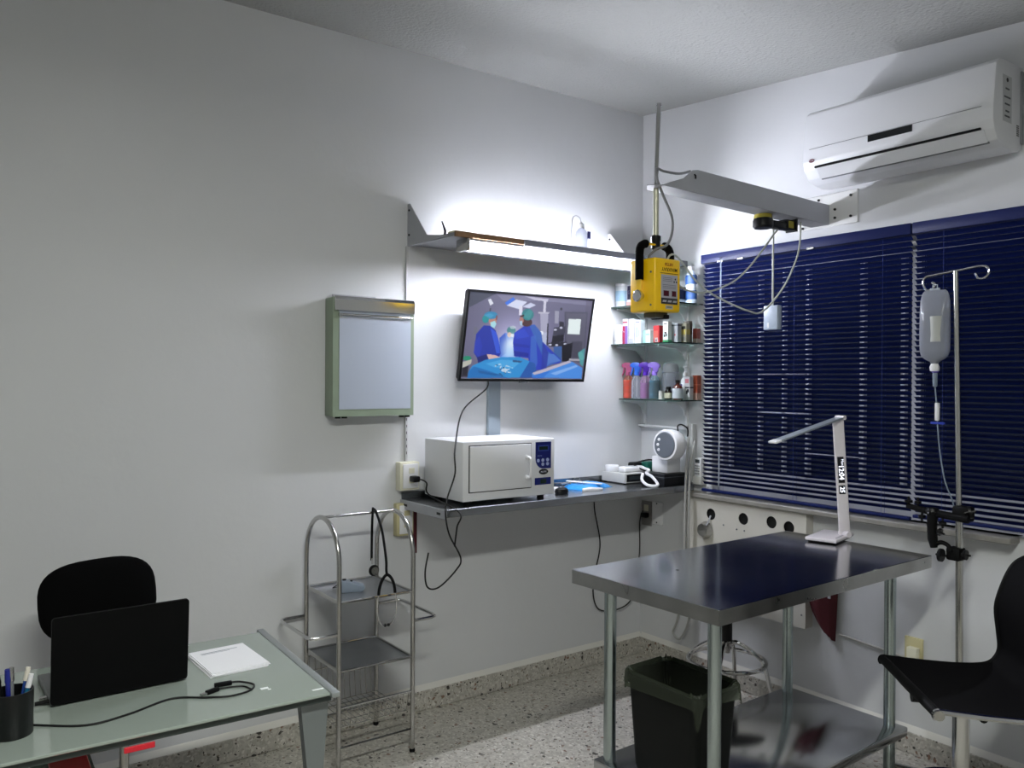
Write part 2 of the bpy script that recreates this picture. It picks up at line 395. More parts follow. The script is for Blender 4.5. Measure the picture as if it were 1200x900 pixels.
# ================================================================== RAILS AND WALL FITTINGS (back wall)
def wall_fit():
    rail = mat('rail_paint', 'c2c2c4', .4, .2)
    r = thing('wall_rail', 'thin pale metal rail running down the wall behind the film viewer', 'rail', (-1.486, 0, 1.14))
    b = B().box(-1.492, -1.480, -.012, 0, 1.14, 2.10, .001, 1); part('rail_channel', b, rail, r)
    for k in range(8):
        part('slot', B().box(-1.4875, -1.4845, -.0125, -.0115, 1.17+k*.03, 1.182+k*.03), BLACK, r)
    t = thing('television_mount_rail', 'pale blue-grey steel channel below the television', 'rail', (-1.01, 0, 1.24))
    part('channel', B().box(-1.047, -.976, -.02, 0, 1.2, 1.62, .002, 1), mat('channel_paint', '9aa6b0', .35, .3), t)
    part('arm', B().box(-1.00, -.80, -.075, -.02, 1.62, 1.74, .004), BLACK, t)
    def socket(name, label, x0, x1, z0, z1, d, m, plug):
        s = thing(name, label, 'socket', ((x0+x1)/2, 0, z0))
        part('box', B().box(x0, x1, -d, 0, z0, z1, .005), m, s)
        part('face_plate', B().box(x0+.012, x1-.008, -d-.006, -d, z0+.01, z1-.008, .003), WHITE, s)
        xm = (x0+x1)/2+.005
        for k in range(2):
            zc = z0+(z1-z0)*(.35+.35*k)
            part('outlet', B().box(xm-.014, xm+.014, -d-.008, -d-.006, zc-.012, zc+.012, .002, 1), m, s)
        return s
    socket('wall_socket', 'white wall socket with a black plug, above the counter end', -1.535, -1.437, 1.012, 1.138, .045, CREAM, True)
    socket('wall_socket', 'beige sided wall socket below the counter end, behind the trolley', -1.545, -1.46, .81, .955, .035, BEIGE, False)
    p = thing('power_plug', 'black plug pushed into the socket above the counter end', 'plug', (-1.478, -.05, 1.06))
    part('plug_body', B().box(-1.495, -1.46, -.095, -.052, 1.052, 1.078, .006), BLACK, p)
    part('cord', B().tube(spline([(-1.465, -.09, 1.066), (-1.445, -.12, 1.05), (-1.44, -.13, 1.0), (-1.46, -.41, .96), (-1.47, -.41, .90), (-1.475, -.40, .82)]), .0035, 8), CABLE, p)
    simple('maroon_strap', B().box(-1.449, -1.427, -.008, -.002, .72, .94, .002), MAROON, 'narrow maroon strap hanging on the wall under the counter end', 'strap')
    k = simple('television_cable', B().tube(spline([(-1.105, -.10, 1.50), (-1.12, -.10, 1.46), (-1.22, -.06, 1.36), (-1.46, -.375, 1.215), (-1.475, -.40, 1.12), (-1.515, -.405, 1.02), (-1.525, -.41, .955),
               (-1.50, -.40, .87), (-1.445, -.40, .77), (-1.46, -.39, .72), (-1.53, -.37, .655), (-1.58, -.365, .66), (-1.59, -.36, .72), (-1.575, -.36, .80)]), .0035, 8), CABLE,
           'black cable hanging from the television past the sterilizer and below the counter', 'cable')
    simple('power_cable', B().tube(spline([(-.36, -.012, .93), (-.355, -.012, .82), (-.315, -.012, .64), (-.345, -.012, .50), (-.362, -.012, .38), (-.32, -.012, .29), (-.2, -.02, .27), (-.1, -.04, .33),
               (-.04, -.03, .55), (-.025, -.015, .70), (-.02, -.02, .76), (-.014, -.03, .79)]), .0035, 8), CABLE, 'black cable looping down the wall from the counter to the corner socket', 'cable')
wall_fit()

# ================================================================== FILM VIEWER
def viewer():
    v = thing('film_viewer', 'sage green wall-mounted film viewer with pale blank panel', 'light box', (-1.68, 0, 1.345))
    x0, x1, d, z0, z1 = -1.872, -1.492, .08, 1.348, 1.845
    part('case', B().box(x0, x1, -d, 0, z0, z1, .006), SAGE, v)
    part('front_frame', B().prism([(x0, z0), (x1, z0), (x1, z1), (x0, z1)], 0, .003, M=FY(0, -d, 0)), SAGE, v)
    part('panel', B().box(x0+.028, x1-.016, -d-.0045, -d-.001, z0+.03, z1-.055, 0), SCREENW, v)
    part('clip_hood', B().prism([(-d-.002, z1-.062), (-d-.016, z1-.055), (-d-.02, z1-.01), (-d-.01, z1+.004), (-d-.002, z1+.004)], x0+.004, x1-.004,
         M=Matrix(((0, 0, 1, 0), (1, 0, 0, 0), (0, 1, 0, 0), (0, 0, 0, 1)))), CHROME, v)
    part('clip_bar', B().cyl((x0+.022, -d-.009, z1-.073), (x1-.012, -d-.009, z1-.073), .006, seg=12), CHROME, v)
    part('back_plate', B().box(x0+.03, x1-.15, -.01, -.003, z1, z1+.018, .001), GREYP, v)
    for k in range(14):
        part('vent_tooth', B().box(x1-.16+.0105*k, x1-.155+.0105*k, -.05, -.015, z1, z1+.01, .001, 1), WHITE, v)
    for x in (x0+.03, x0+.06, x1-.05, x1-.022):
        part('foot', B().cyl((x, -d+.014, z0-.008), (x, -d+.014, z0), .012, seg=14), RUBBER, v)
viewer()

# ================================================================== TELEVISION
def tv():
    cx, cy, czz, t, yw, W = -.8917, -.1361, 1.7055, .2019, -.0373, .735
    H = W*.575
    r = Vector((math.cos(yw), math.sin(yw), 0)); n0 = Vector((math.sin(yw), -math.cos(yw), 0))
    u = math.cos(t)*Vector((0, 0, 1))+math.sin(t)*n0; n = r.cross(u)
    o = thing('television', 'wall-mounted flat television showing a surgical team at work, tilted down', 'television', (cx, cy, czz))
    M = Matrix((r, u, n)).transposed().to_4x4()      # local x right, y up, z out to the viewer
    bw = .011
    part('back_shell', B().box(-W/2+.004, W/2-.004, -H/2+.004, H/2-.004, -.04, -.006, .01, M=M), BLACK, o, local=True)
    b = B(); b.box(-W/2, W/2, H/2-bw, H/2, -.012, .004, .001, 1, M=M).box(-W/2, W/2, -H/2, -H/2+bw*1.25, -.012, .004, .001, 1, M=M)
    b.box(-W/2, -W/2+bw, -H/2, H/2, -.012, .004, .001, 1, M=M).box(W/2-bw, W/2, -H/2, H/2, -.012, .004, .001, 1, M=M)
    part('bezel', b, BLACK, o, local=True)
    part('brand_badge', B().box(-.03, .02, -H/2-.006, -H/2, -.004, .004, .001, 1, M=M), GREYD, o, local=True)
    # ---- the picture on the screen: coloured cells
    src = [(148, 76), (1092, 152), (1006, 768), (70, 752)]         # screen corners on a sketch sheet 1200 x 867
    dst = [(0, 1), (1, 1), (1, 0), (0, 0)]
    A = []; bb = []
    for (x, y), (X, Y) in zip(src, dst):
        A.append([x, y, 1, 0, 0, 0, -X*x, -X*y]); bb.append(X); A.append([0, 0, 0, x, y, 1, -Y*x, -Y*y]); bb.append(Y)
    h = np.linalg.solve(np.array(A, float), np.array(bb, float)); Hm = np.append(h, 1).reshape(3, 3)
    def uv(p):
        q = Hm @ np.array([p[0], p[1], 1.]); return q[0]/q[2], q[1]/q[2]
    NX, NY = 216, 122
    gx, gy = np.meshgrid((np.arange(NX*2)+.5)/(NX*2), (np.arange(NY*2)+.5)/(NY*2))
    img = np.zeros((NY*2, NX*2, 3)); img[:] = (.50, .49, .62)
    yy = gy[..., None]; xx = gx[..., None]
    img *= (.78+.35*np.exp(-((xx-.42)**2/.08+(yy-.5)**2/.12)))
    def C(hx): return np.array([int(hx[i:i+2], 16)/255 for i in (0, 2, 4)])
    def poly(pts, col, a=1.):
        P = [uv(p) for p in pts]; ins = np.zeros(gx.shape, bool); j = len(P)-1
        for i in range(len(P)):
            xi, yi = P[i]; xj, yj = P[j]
            if yi != yj: ins ^= ((yi > gy) != (yj > gy)) & (gx < (xj-xi)*(gy-yi)/(yj-yi)+xi)
            j = i
        img[ins] = img[ins]*(1-a)+C(col)*a
    def ell(cx, cy, rx, ry, col, a=1., rot=0.):
        k = [(cx+rx*math.cos(q)*math.cos(rot)-ry*math.sin(q)*math.sin(rot), cy+rx*math.cos(q)*math.sin(rot)+ry*math.sin(q)*math.cos(rot)) for q in np.linspace(0, 2*PI, 22)[:-1]]
        poly(k, col, a)
    def glow(cx, cy, r, col, a):
        X, Y = uv((cx, cy)); rr = r/940
        g = a*np.exp(-(((gx-X)**2+((gy-Y)*.57)**2)/rr**2))[..., None]; img[:] = img*(1-g)+C(col)*g
    poly([(148, 76), (345, 92), (140, 200)], '3d4152'); poly([(345, 92), (1092, 152), (1080, 190), (700, 150), (400, 150)], '8d8aa6', .6)
    poly([(1040, 150), (1092, 152), (1010, 760), (1000, 760)], '5a566c', .6)
    glow(440, 470, 130, 'b9b6e0', .8)
    poly([(172, 352), (200, 352), (198, 412), (172, 412)], '6b6c7e')
    poly([(283, 140), (305, 132), (325, 170), (300, 186)], 'dfe2ee'); poly([(296, 205), (306, 205), (304, 232), (294, 232)], '3b3a4a')
    # lamp heads and booms
    poly([(412, 165), (478, 120), (492, 140), (430, 186)], '2f6fe0'); poly([(425, 186), (500, 140), (585, 158), (520, 215)], 'd6dcf4'); poly([(545, 196), (612, 165), (652, 184), (600, 208)], 'cdd2ec')
    poly([(522, 190), (548, 190), (546, 262), (520, 262)], 'e0def0'); poly([(560, 112), (748, 136), (742, 158), (640, 142)], 'c5c3d8')
    poly([(712, 150), (732, 150), (726, 240), (706, 240)], 'd0cfe0'); poly([(668, 238), (758, 240), (748, 252), (670, 250)], 'bdbccc'); poly([(684, 250), (746, 252), (738, 480), (690, 480)], 'a9a8c0')
    # door
    poly([(872, 236), (1052, 240), (1020, 640), (872, 620)], '4c4b5e'); poly([(884, 250), (1042, 252), (1012, 620), (884, 610)], '5b5a6c')
    poly([(905, 292), (1000, 296), (988, 415), (893, 412)], 'e6f2f2'); poly([(925, 470), (1010, 470), (1000, 600), (925, 600)], '454454')
    # equipment
    poly([(798, 230), (830, 232), (824, 330), (795, 328)], '9c9cb0'); ell(847, 215, 9, 11, '1d1c28'); poly([(832, 312), (868, 318), (864, 380), (830, 380)], '23222e')
    poly([(790, 360), (880, 350), (870, 420), (780, 420)], '3a3a4a'); poly([(778, 424), (868, 416), (862, 470), (770, 480)], '15151e'); poly([(745, 480), (890, 472), (885, 505), (750, 510)], '20202c')
    for px, py in ((760, 495), (810, 498), (845, 362), (800, 378), (875, 490)): ell(px, py, 12, 8, 'c9cbe0')
    poly([(738, 330), (748, 330), (742, 500), (730, 500)], '2b2b38'); poly([(700, 400), (735, 400), (730, 500), (696, 500)], 'b7bdd8'); ell(690, 402, 18, 16, 'f2f6ff')
    poly([(785, 510), (850, 510), (845, 640), (790, 620)], '3a5f9e'); poly([(850, 500), (935, 480), (920, 600), (905, 630), (850, 625)], '101018')
    poly([(905, 605), (990, 610), (985, 625), (905, 622)], 'aaa8b4')
    # seated nurse in the middle
    poly([(368, 440), (412, 400), (470, 410), (486, 500), (480, 600), (372, 600)], '4f7fe6'); poly([(368, 440), (412, 400), (428, 470), (420, 560), (372, 590)], '2a4fc0')
    ell(460, 382, 34, 32, '3f7f84'); ell(472, 358, 24, 12, 'cfd8e0', .7); ell(446, 416, 18, 20, 'e2b9a4'); ell(468, 420, 14, 14, 'ffffff', .8)
    glow(462, 490, 62, 'eaf4ff', 1.0); glow(445, 560, 60, 'bfe0ff', .8)
    # left surgeon
    poly([(250, 340), (300, 345), (340, 380), (362, 450), (378, 560), (360, 600), (300, 604), (205, 640), (200, 600), (170, 552), (182, 470), (190, 410)], '2236a4')
    poly([(300, 360), (345, 395), (366, 470), (372, 560), (345, 560), (325, 470)], '3558d6'); poly([(182, 470), (215, 420), (238, 500), (215, 590), (172, 552)], '2c3fb6', .8)
    poly([(195, 590), (270, 565), (285, 600), (205, 636)], '1b2470'); poly([(270, 565), (330, 572), (372, 590), (350, 606), (285, 604)], 'd7b3b0')
    ell(318, 300, 30, 46, 'b98576'); ell(305, 262, 52, 30, '2f86b4'); ell(264, 292, 26, 30, '1f8f98'); poly([(250, 262), (300, 246), (330, 262), (300, 286)], '4aa4cc', .7)
    poly([(300, 318), (335, 305), (346, 330), (330, 362), (304, 350)], 'a8dce6'); poly([(345, 262), (354, 262), (350, 300), (342, 300)], '8a3f38')
    # right surgeon, seen from behind
    poly([(555, 350), (640, 335), (690, 400), (700, 470), (760, 530), (845, 615), (830, 640), (720, 660), (700, 690), (600, 700), (590, 600), (480, 585), (472, 470), (485, 400)], '2a3eb8')
    poly([(600, 345), (640, 335), (692, 400), (706, 520), (840, 622), (720, 672), (690, 560)], '3a64b8'); poly([(610, 430), (650, 420), (660, 640), (640, 690), (600, 690)], '3f6cc4', .8)
    poly([(478, 480), (600, 500), (598, 520), (478, 505)], '2030a0', .7); poly([(476, 540), (592, 560), (590, 590), (480, 582)], '1c2a92', .8); poly([(480, 400), (560, 370), (600, 430), (500, 450)], '3450d0', .7)
    poly([(700, 560), (790, 570), (840, 620), (760, 640), (720, 670)], '4f78c8'); poly([(700, 470), (745, 560), (730, 680), (690, 690)], '26349c', .8)
    ell(580, 318, 42, 34, '4a2c2c'); ell(540, 300, 16, 28, 'b07a70'); ell(588, 258, 46, 46, '2f7f86', 1, .2); poly([(545, 270), (600, 215), (626, 240), (600, 300)], '46989a', .7); poly([(528, 266), (560, 258), (560, 272), (530, 278)], '3a1d22')
    poly([(525, 310), (545, 305), (545, 345), (530, 340)], 'a9c8e0')
    # table drapes
    poly([(130, 700), (160, 655), (260, 610), (380, 590), (520, 590), (640, 640), (560, 752), (120, 752)], '2f8ed2'); poly([(130, 700), (170, 660), (300, 700), (430, 752), (120, 752)], '1f6fb8')
    poly([(640, 640), (600, 625), (520, 752), (640, 752), (650, 690)], '2457a8'); poly([(260, 640), (380, 610), (540, 620), (470, 680), (330, 670)], '4aa6e2')
    poly([(200, 690), (330, 718), (410, 730), (330, 735), (210, 712)], '185a9c', .9)
    for k in range(26):
        a = random.uniform(0, PI); px = random.gauss(415, 40); py = random.gauss(672, 22); L = random.uniform(10, 32)
        c = random.choice(['202a40', 'e6eef8', 'c8d4e4', '2a3450', 'f6fbff'])
        poly([(px, py), (px+L*math.cos(a), py+L*.5*math.sin(a)), (px+L*math.cos(a)+4, py+L*.5*math.sin(a)+6), (px+4, py+6)], c)
    ell(405, 692, 26, 14, 'd8e2ee', .8); poly([(470, 612), (545, 622), (530, 634), (470, 628)], '2a4a78', .9)
    poly([(618, 715), (900, 622), (930, 630), (1008, 680), (1000, 764), (618, 752)], '4a8ce0'); poly([(618, 715), (905, 620), (925, 634), (640, 735)], 'b9b4c8'); poly([(760, 720), (960, 655), (975, 668), (800, 735)], '8fb9f4', .8)
    poly([(618, 735), (760, 700), (700, 758), (618, 755)], '2f6fd0', .8)
    poly([(975, 560), (1030, 522), (1012, 668), (992, 650)], '4f9aa0'); ell(1000, 585, 22, 34, '63b0ac', .7, -.4)
    ell(120, 596, 32, 18, '1f8c6c'); poly([(84, 625), (156, 605), (150, 640), (84, 672)], 'b9b9ae'); poly([(80, 672), (130, 655), (120, 740), (74, 740)], '23212c')
    for k in range(34):      # strip of small icons along the lower edge
        poly([(92+k*21, 752+k*.6), (102+k*21, 752+k*.6), (101+k*21, 760+k*.6), (92+k*21, 760+k*.6)], '101420', .8)
    cells = img.reshape(NY, 2, NX, 2, 3).mean((1, 3))
    me = bpy.data.meshes.new('screen'); sw, sh = W-2*bw, H-2.25*bw
    xs = np.linspace(-sw/2, sw/2, NX+1); ys = np.linspace(-H/2+1.25*bw, H/2-bw, NY+1)
    V = [M @ Vector((x, y, .0)) for y in ys for x in xs]
    F = [(j*(NX+1)+i, j*(NX+1)+i+1, (j+1)*(NX+1)+i+1, (j+1)*(NX+1)+i) for j in range(NY) for i in range(NX)]
    me.from_pydata(V, [], F)
    ca = me.color_attributes.new('picture', 'FLOAT_COLOR', 'CORNER')
    c = np.clip(cells, 0, 1).reshape(-1, 3); c = np.where(c <= .04045, c/12.92, ((c+.055)/1.055)**2.4)
    c4 = np.concatenate([c, np.ones((len(c), 1))], 1).repeat(4, 0).ravel()
    ca.data.foreach_set('color', c4.astype(np.float32))
    m = bpy.data.materials.new('screen_picture'); m.use_nodes = True; nt = m.node_tree; p = nt.nodes['Principled BSDF']
    at = nt.nodes.new('ShaderNodeVertexColor'); at.layer_name = 'picture'
    p.inputs['Base Color'].default_value = (.01, .01, .012, 1); p.inputs['Roughness'].default_value = .35
    nt.links.new(at.outputs[0], p.inputs['Emission Color']); p.inputs['Emission Strength'].default_value = 0.46
    me.materials.append(m)
    so = bpy.data.objects.new('screen', me); COL.objects.link(so); so.parent = o; so['label'] = 'lit screen with surgeons in blue gowns'
tv()

# ================================================================== COUNTER AND WHAT STANDS ON IT
CT = .97
def counter():
    c = thing('wall_counter', 'long stainless steel counter along the wall under the television', 'counter', (-.75, 0, .94))
    part('counter_top', B().box(-1.505, -.002, -.38, 0, CT-.006, CT, .002, 1), COUNT, c)
    part('front_lip', B().box(-1.505, -.002, -.386, -.379, CT-.033, CT, .002, 1), COUNT, c)
    part('side_lip', B().box(-1.51, -1.504, -.386, 0, CT-.04, CT-.001, .001, 1), GREYP, c)
    part('back_strip', B().box(-1.505, -.002, -.006, 0, CT, CT+.03, .001, 1), COUNT, c)
    for y in (-.05, -.33):
        part('hole', B().box(-1.5115, -1.5095, y-.014, y+.014, CT-.026, CT-.016, 0), BLACK, c)
    for x in (-1.2, -.35):
        part('support_bar', B().box(x-.015, x+.015, -.36, 0, CT-.03, CT-.006, .001, 1), GREYD, c)
counter()
def sterilizer():
    s = thing('sterilizer', 'white bench sterilizer with blue control panel on the steel counter', 'sterilizer', (-1.16, -.2, CT))
    x0, x1, y0, y1, z0, z1 = -1.412, -.916, -.36, -.045, .99, 1.243
    W2 = mat('sterilizer_enamel', 'dcdde0', .35)
    part('body', B().box(x0, x1, y0, y1, z0, z1, .006), W2, s)
    part('door_gap', B().box(x0+.03, -1.05, y0-.001, y0+.002, 1.026, 1.227), mat('door_gap', '2b2b2c', .8), s)
    d = part('door', B().box(x0+.034, -1.054, y0-.006, y0, 1.03, 1.223, .002), W2, s)
    part('door_handle', B().tube(spline([(-1.078, y0-.006, 1.165), (-1.078, y0-.03, 1.162), (-1.078, y0-.034, 1.14), (-1.078, y0-.034, 1.10), (-1.078, y0-.03, 1.078), (-1.078, y0-.006, 1.075)], 5), .006, 10), WHITE, d)
    for z in (1.165, 1.075):
        part('handle_foot', B().cyl((-1.078, y0-.006, z), (-1.078, y0-.010, z), .011, seg=14), WHITE, d)
    # control panel with its cut corner
    px0, px1, pz0, pz1 = -1.026, -.938, 1.108, 1.228
    pts = [(px1, pz0), (px1, pz1), (px0, pz1), (px0, pz0+.045)]+[(px0+.045*(1-math.cos(a)), pz0+.045*(1-math.sin(a))) for a in (.35, .7, 1.05, 1.4)]
    cp = part('control_panel', B().prism(pts, 0, .002, M=FY(0, y0, 0)), BLUEP, s, label='dark blue control panel with display and five buttons')
    part('display', B().box(-1.007, -.957, y0-.003, y0-.002, 1.192, 1.208), mat('dark_display', '10251c', .3), cp)
    part('display_rim', B().box(-1.012, -.952, y0-.0025, y0-.002, 1.187, 1.213), mat('rim_blue', '3a4a9c', .4), cp)
    for i, (x, z) in enumerate(((-1.012, 1.145), (-.986, 1.146), (-.959, 1.147), (-.986, 1.128), (-.959, 1.129))):
        part('button', B().cyl((x, y0-.002, z), (x, y0-.004, z), .0078, seg=14), mat('pale_button', 'aab4dc', .4), cp)
    ink = mat('ink_white', 'dfe3f0', .5)
    text('DIGITAL', .007, FY(-1.003, y0-.0022, 1.166), mat('ink_paleblue', '8f9cd0', .5), cp)
    ov = part('badge', B().lathe([(.026, 0), (.026, .002)], seg=24, M=FY(-.98, y0, 1.094) @ Matrix.Scale(.48, 4, (0, 1, 0))), BLACK, s, label='black oval badge')
    text('ALLTEC', .010, FY(-.98, y0-.0022, 1.094), ink, ov)
    sp = part('switch_plate', B().box(-1.03, -.938, y0-.002, y0, 1.036, 1.068, .001, 1), BLUEP, s, label='dark blue switch plate')
    part('rocker', B().box(-1.0, -.966, y0-.006, y0-.002, 1.042, 1.062, .002), mat('green_black', '0c2418', .4), sp)
    for x in (x0+.05, x1-.05):
        for y in (y0+.04, y1-.04):
            part('foot', B().cyl((x, y, CT), (x, y, z0), .016, seg=14), RUBBER, s)
sterilizer()
def counter_things():
    m = thing('computer_mouse', 'small black computer mouse beside the sterilizer', 'mouse', (-.79, -.26, CT))
    part('mouse_body', B().lathe([(.0, 0), (.03, 0), (.033, .01), (.028, .022), (.015, .029), (.0, .03)], (-.79, -.26, CT), 20, sx=1.15, sy=.8), BLACK, m)
    part('wheel', B().cyl((-.80, -.262, CT+.027), (-.795, -.262, CT+.027), .006, seg=10), GREYP, m)
    # blue pouch: a soft flat bag
    b = B(); P = []
    for i in range(15):
        row = []
        for j in range(11):
            u, v = i/14*2-1, j/10*2-1
            e = max(0., (1-abs(u)**4)*(1-abs(v)**4))
            row.append((u*.115, v*.075, .002+.022*e**.5*(1+.25*math.sin(5*u+3*v)*math.cos(4*v))))
        P.append(row)
    M = Matrix.Translation((-.545, -.165, CT)) @ Matrix.Rotation(.25, 4, 'Z'); b.grid(P, M); b.box(-.115, .115, -.075, .075, 0, .002, 0, M=M)
    simple('blue_pouch', b, mat('light_blue_plastic', '2f8fdc', .3, bump=(40, .5, .01)), 'crumpled light blue plastic pouch lying on the counter', 'pouch')
    simple('paper_strip', B().box(-.09, .09, -.012, .012, .0, .004, .001, M=Matrix.Translation((-.57, -.17, CT+.026)) @ Euler((.0, .05, -.9)).to_matrix().to_4x4()), PAPER, 'white paper strip lying across the blue pouch', 'strip')
    simple('white_spatula', B().tube([(-.66, -.262, CT+.006), (-.62, -.275, CT+.007), (-.55, -.285, CT+.006)], [.008, .012, .006], 12, flat=.5), WHITE, 'white plastic spatula in front of the blue pouch', 'spatula')
    simple('white_pot', B().lathe([(0, 0), (.018, 0), (.02, .006), (.016, .014), (0, .016)], (-.74, -.15, CT), 16), WHITE, 'round white pot between the sterilizer and the blue pouch', 'pot')
    r = thing('red_tube', 'small tube with a red cap beside the sterilizer', 'tube', (-.80, -.12, CT))
    part('tube_body', B().cyl((-.80, -.12, CT+.02), (-.74, -.08, CT+.018), .012, seg=12), WHITE, r); part('cap', B().cyl((-.825, -.137, CT+.02), (-.80, -.12, CT+.02), .015, seg=12), mat('red_cap', 'b81830', .4), r, label='red cap')
    rnd = random.Random(3)
    for k, lb in enumerate(('steel forceps lying nearest the sterilizer', 'steel scissors shank resting on the blue pouch', 'steel clamp lying behind the blue pouch', 'slim steel probe lying across the other instruments')):
        x, y, a = -.66+.03*k, -.12-.02*(k % 2), -.6+.55*k
        t = thing('surgical_instrument', lb, 'instrument', (x, y, CT+.02), a, 'loose instruments by the blue pouch')
        for s in (-1, 1):
            part('arm', B().tube([(-.06, s*.008, .004), (0, s*.004, .006+.002*k), (.06, 0, .008)], .0025, 6), CHROME, t, local=True)
    # grey device with a black front
    d = thing('grey_device', 'flat light grey electronic device with black front in the counter corner', 'device', (-.2, -.1, CT))
    part('case', B().box(-.31, -.09, -.19, -.015, CT+.006, CT+.056, .004), mat('device_grey', 'b9bab8', .45), d)
    part('front_panel', B().box(-.297, -.095, -.1935, -.19, CT+.012, CT+.05, .001, 1), BLACK, d)
    part('display', B().box(-.28, -.2, -.1945, -.1935, CT+.022, CT+.04), mat('dim_display', '2c3438', .3), d)
    for x, y in ((-.295, -.03), (-.295, -.175), (-.105, -.03), (-.105, -.175)): part('foot', B().cyl((x, y, CT), (x, y, CT+.006), .008, seg=10), RUBBER, d)
    simple('white_roll', B().lathe([(.012, 0), (.034, 0), (.036, .003), (.036, .03), (.034, .033), (.012, .033)], (-.272, -.055, CT+.056), 22), WHITE, 'round white tape roll on top of the grey device', 'roll')
    h = thing('handset', 'white handset with coiled cord on the grey device', 'handset', (-.24, -.13, CT+.056))
    part('handset_body', B().box(-.285, -.135, -.165, -.11, CT+.056, CT+.086, .01, 3), WHITE, h)
    part('keypad', B().box(-.25, -.18, -.155, -.12, CT+.086, CT+.088, .001, 1), GREYP, h)
    part('cord', B().tube(spline([(-.15, -.16, CT+.075), (-.17, -.225, CT+.07), (-.215, -.25, CT+.06), (-.222, -.30, CT+.045), (-.235, -.35, CT+.010), (-.285, -.335, CT+.010), (-.275, -.28, CT+.03), (-.235, -.245, CT+.058)], 8), .0075, 10), WHITE, h)
    g = thing('clipper', 'black and green corded tool on top of the dark corner box', 'tool', (-.13, -.12, CT+.056))
    part('tool_body', B().box(-.17, -.05, -.115, -.065, CT+.056, CT+.10, .01, 3), BLACK, g)
    part('grip', B().box(-.12, -.05, -.165, -.115, CT+.057, CT+.105, .01, 3), mat('teal_green', '0e5a4c', .4), g, label='dark green grip')
    part('cord', B().tube(spline([(-.16, -.12, CT+.10), (-.10, -.155, CT+.115), (-.04, -.18, CT+.10), (-.06, -.19, CT+.065), (-.15, -.18, CT+.062), (-.2, -.14, CT+.095)]), .004, 8), CABLE, g)
    part('nozzle', B().cyl((-.055, -.15, CT+.10), (-.05, -.152, CT+.125), .006, seg=10), CHROME, g)
    b = thing('black_box', 'low black box standing in the corner of the counter', 'box', (-.11, -.28, CT))
    part('box_body', B().box(-.2, -.03, -.362, -.2, CT, CT+.062, .004), mat('black_box', '0d0e12', .35), b)
    part('box_seam', B().box(-.2005, -.03, -.3625, -.1995, CT+.044, CT+.046), GREYD, b)
    # round white appliance fixed at the corner
    a = thing('wall_blower', 'round white appliance with dark grey face, fixed at the corner by an arm', 'appliance', (-.13, -.37, 1.10))
    c = Vector((-.20, -.362, 1.182)); ax = Vector((.985, .06, -.05)).normalized(); zz = ax
    xx = Vector((0, 0, 1)).cross(zz).normalized(); yy = zz.cross(xx)
    Ma = Matrix((xx, yy, zz)).transposed().to_4x4(); Ma.translation = c
    part('housing', B().lathe([(.066, 0), (.076, .002), (.079, .008), (.079, .055), (.074, .08), (.06, .095), (.035, .10), (0, .10)], M=Ma, seg=36), WHITE, a)
    f = part('face', B().lathe([(0, -.004), (.062, -.004), (.066, -.001), (.066, .004)], M=Ma, seg=32), mat('face_grey', '5d636b', .4), a, label='dark grey round face')
    for k in (-1, 0, 1): part('button', B().lathe([(0, -.008), (.007, -.008), (.008, -.004), (.008, .0)], M=Ma @ Matrix.Translation((.04 if k == 0 else .034, .026*k, 0)), seg=12), WHITE, a)
    part('arm', B().box(-.10, -.02, -.385, -.355, 1.165, 1.20, .006), WHITE, a)
    part('pedestal', B().box(-.15, -.05, -.335, -.225, CT+.062, 1.115, .006), WHITE, a)
    part('bracket_post', B().box(-.035, -.004, -.40, -.37, .985, 1.285, .005), mat('post_grey', 'bfc0be', .4), a)
    part('cord', B().tube(spline([(-.10, -.36, 1.25), (-.09, -.35, 1.275), (-.06, -.35, 1.28), (-.04, -.37, 1.26), (-.05, -.38, 1.22)]), .004, 8), CABLE, a)
    part('hose', B().tube(spline([(-.07, -.405, 1.22), (-.10, -.42, 1.10), (-.115, -.425, .9), (-.12, -.425, .66), (-.10, -.40, .45), (-.06, -.33, .27), (-.05, -.29, .19), (-.05, -.34, .17), (-.05, -.40, .30), (-.09, -.425, .55), (-.105, -.44, .80), (-.085, -.43, 1.06), (-.04, -.42, 1.2)]), .0055, 8), mat('hose_grey', 'a9a9a5', .5), a, label='long pale grey hose')
    r = thing('rail_bar', 'thin white bar fixed on the corner wall above the round appliance', 'rail', (0, -.17, 1.26))
    part('bar', B().cyl((-.03, -.01, 1.262), (-.03, -.36, 1.258), .006, seg=10), WHITE, r)
    for y in (-.02, -.345): part('bar_foot', B().cyl((-.03, y, 1.26), (0, y, 1.26), .01, seg=12), CHROMED, r)
    k = thing('remote_control', 'white remote control in a holder on the wall beside the blind', 'remote', (-.015, -.43, .98))
    part('remote_body', B().box(-.035, -.012, -.455, -.413, 1.0, 1.115, .005), WHITE, k)
    part('holder', B().box(-.04, 0, -.46, -.408, .978, 1.02, .003), mat('holder_white', 'cfcfca', .4), k)
    part('display', B().box(-.0365, -.035, -.448, -.42, 1.088, 1.106), mat('lcd', '3c4448', .3), k)
    for i in range(4):
        for j in range(3): part('button', B().box(-.0375, -.035, -.448+.011*j, -.441+.011*j, 1.03+.013*i, 1.037+.013*i, .001, 1), GREYD, k)
counter_things()

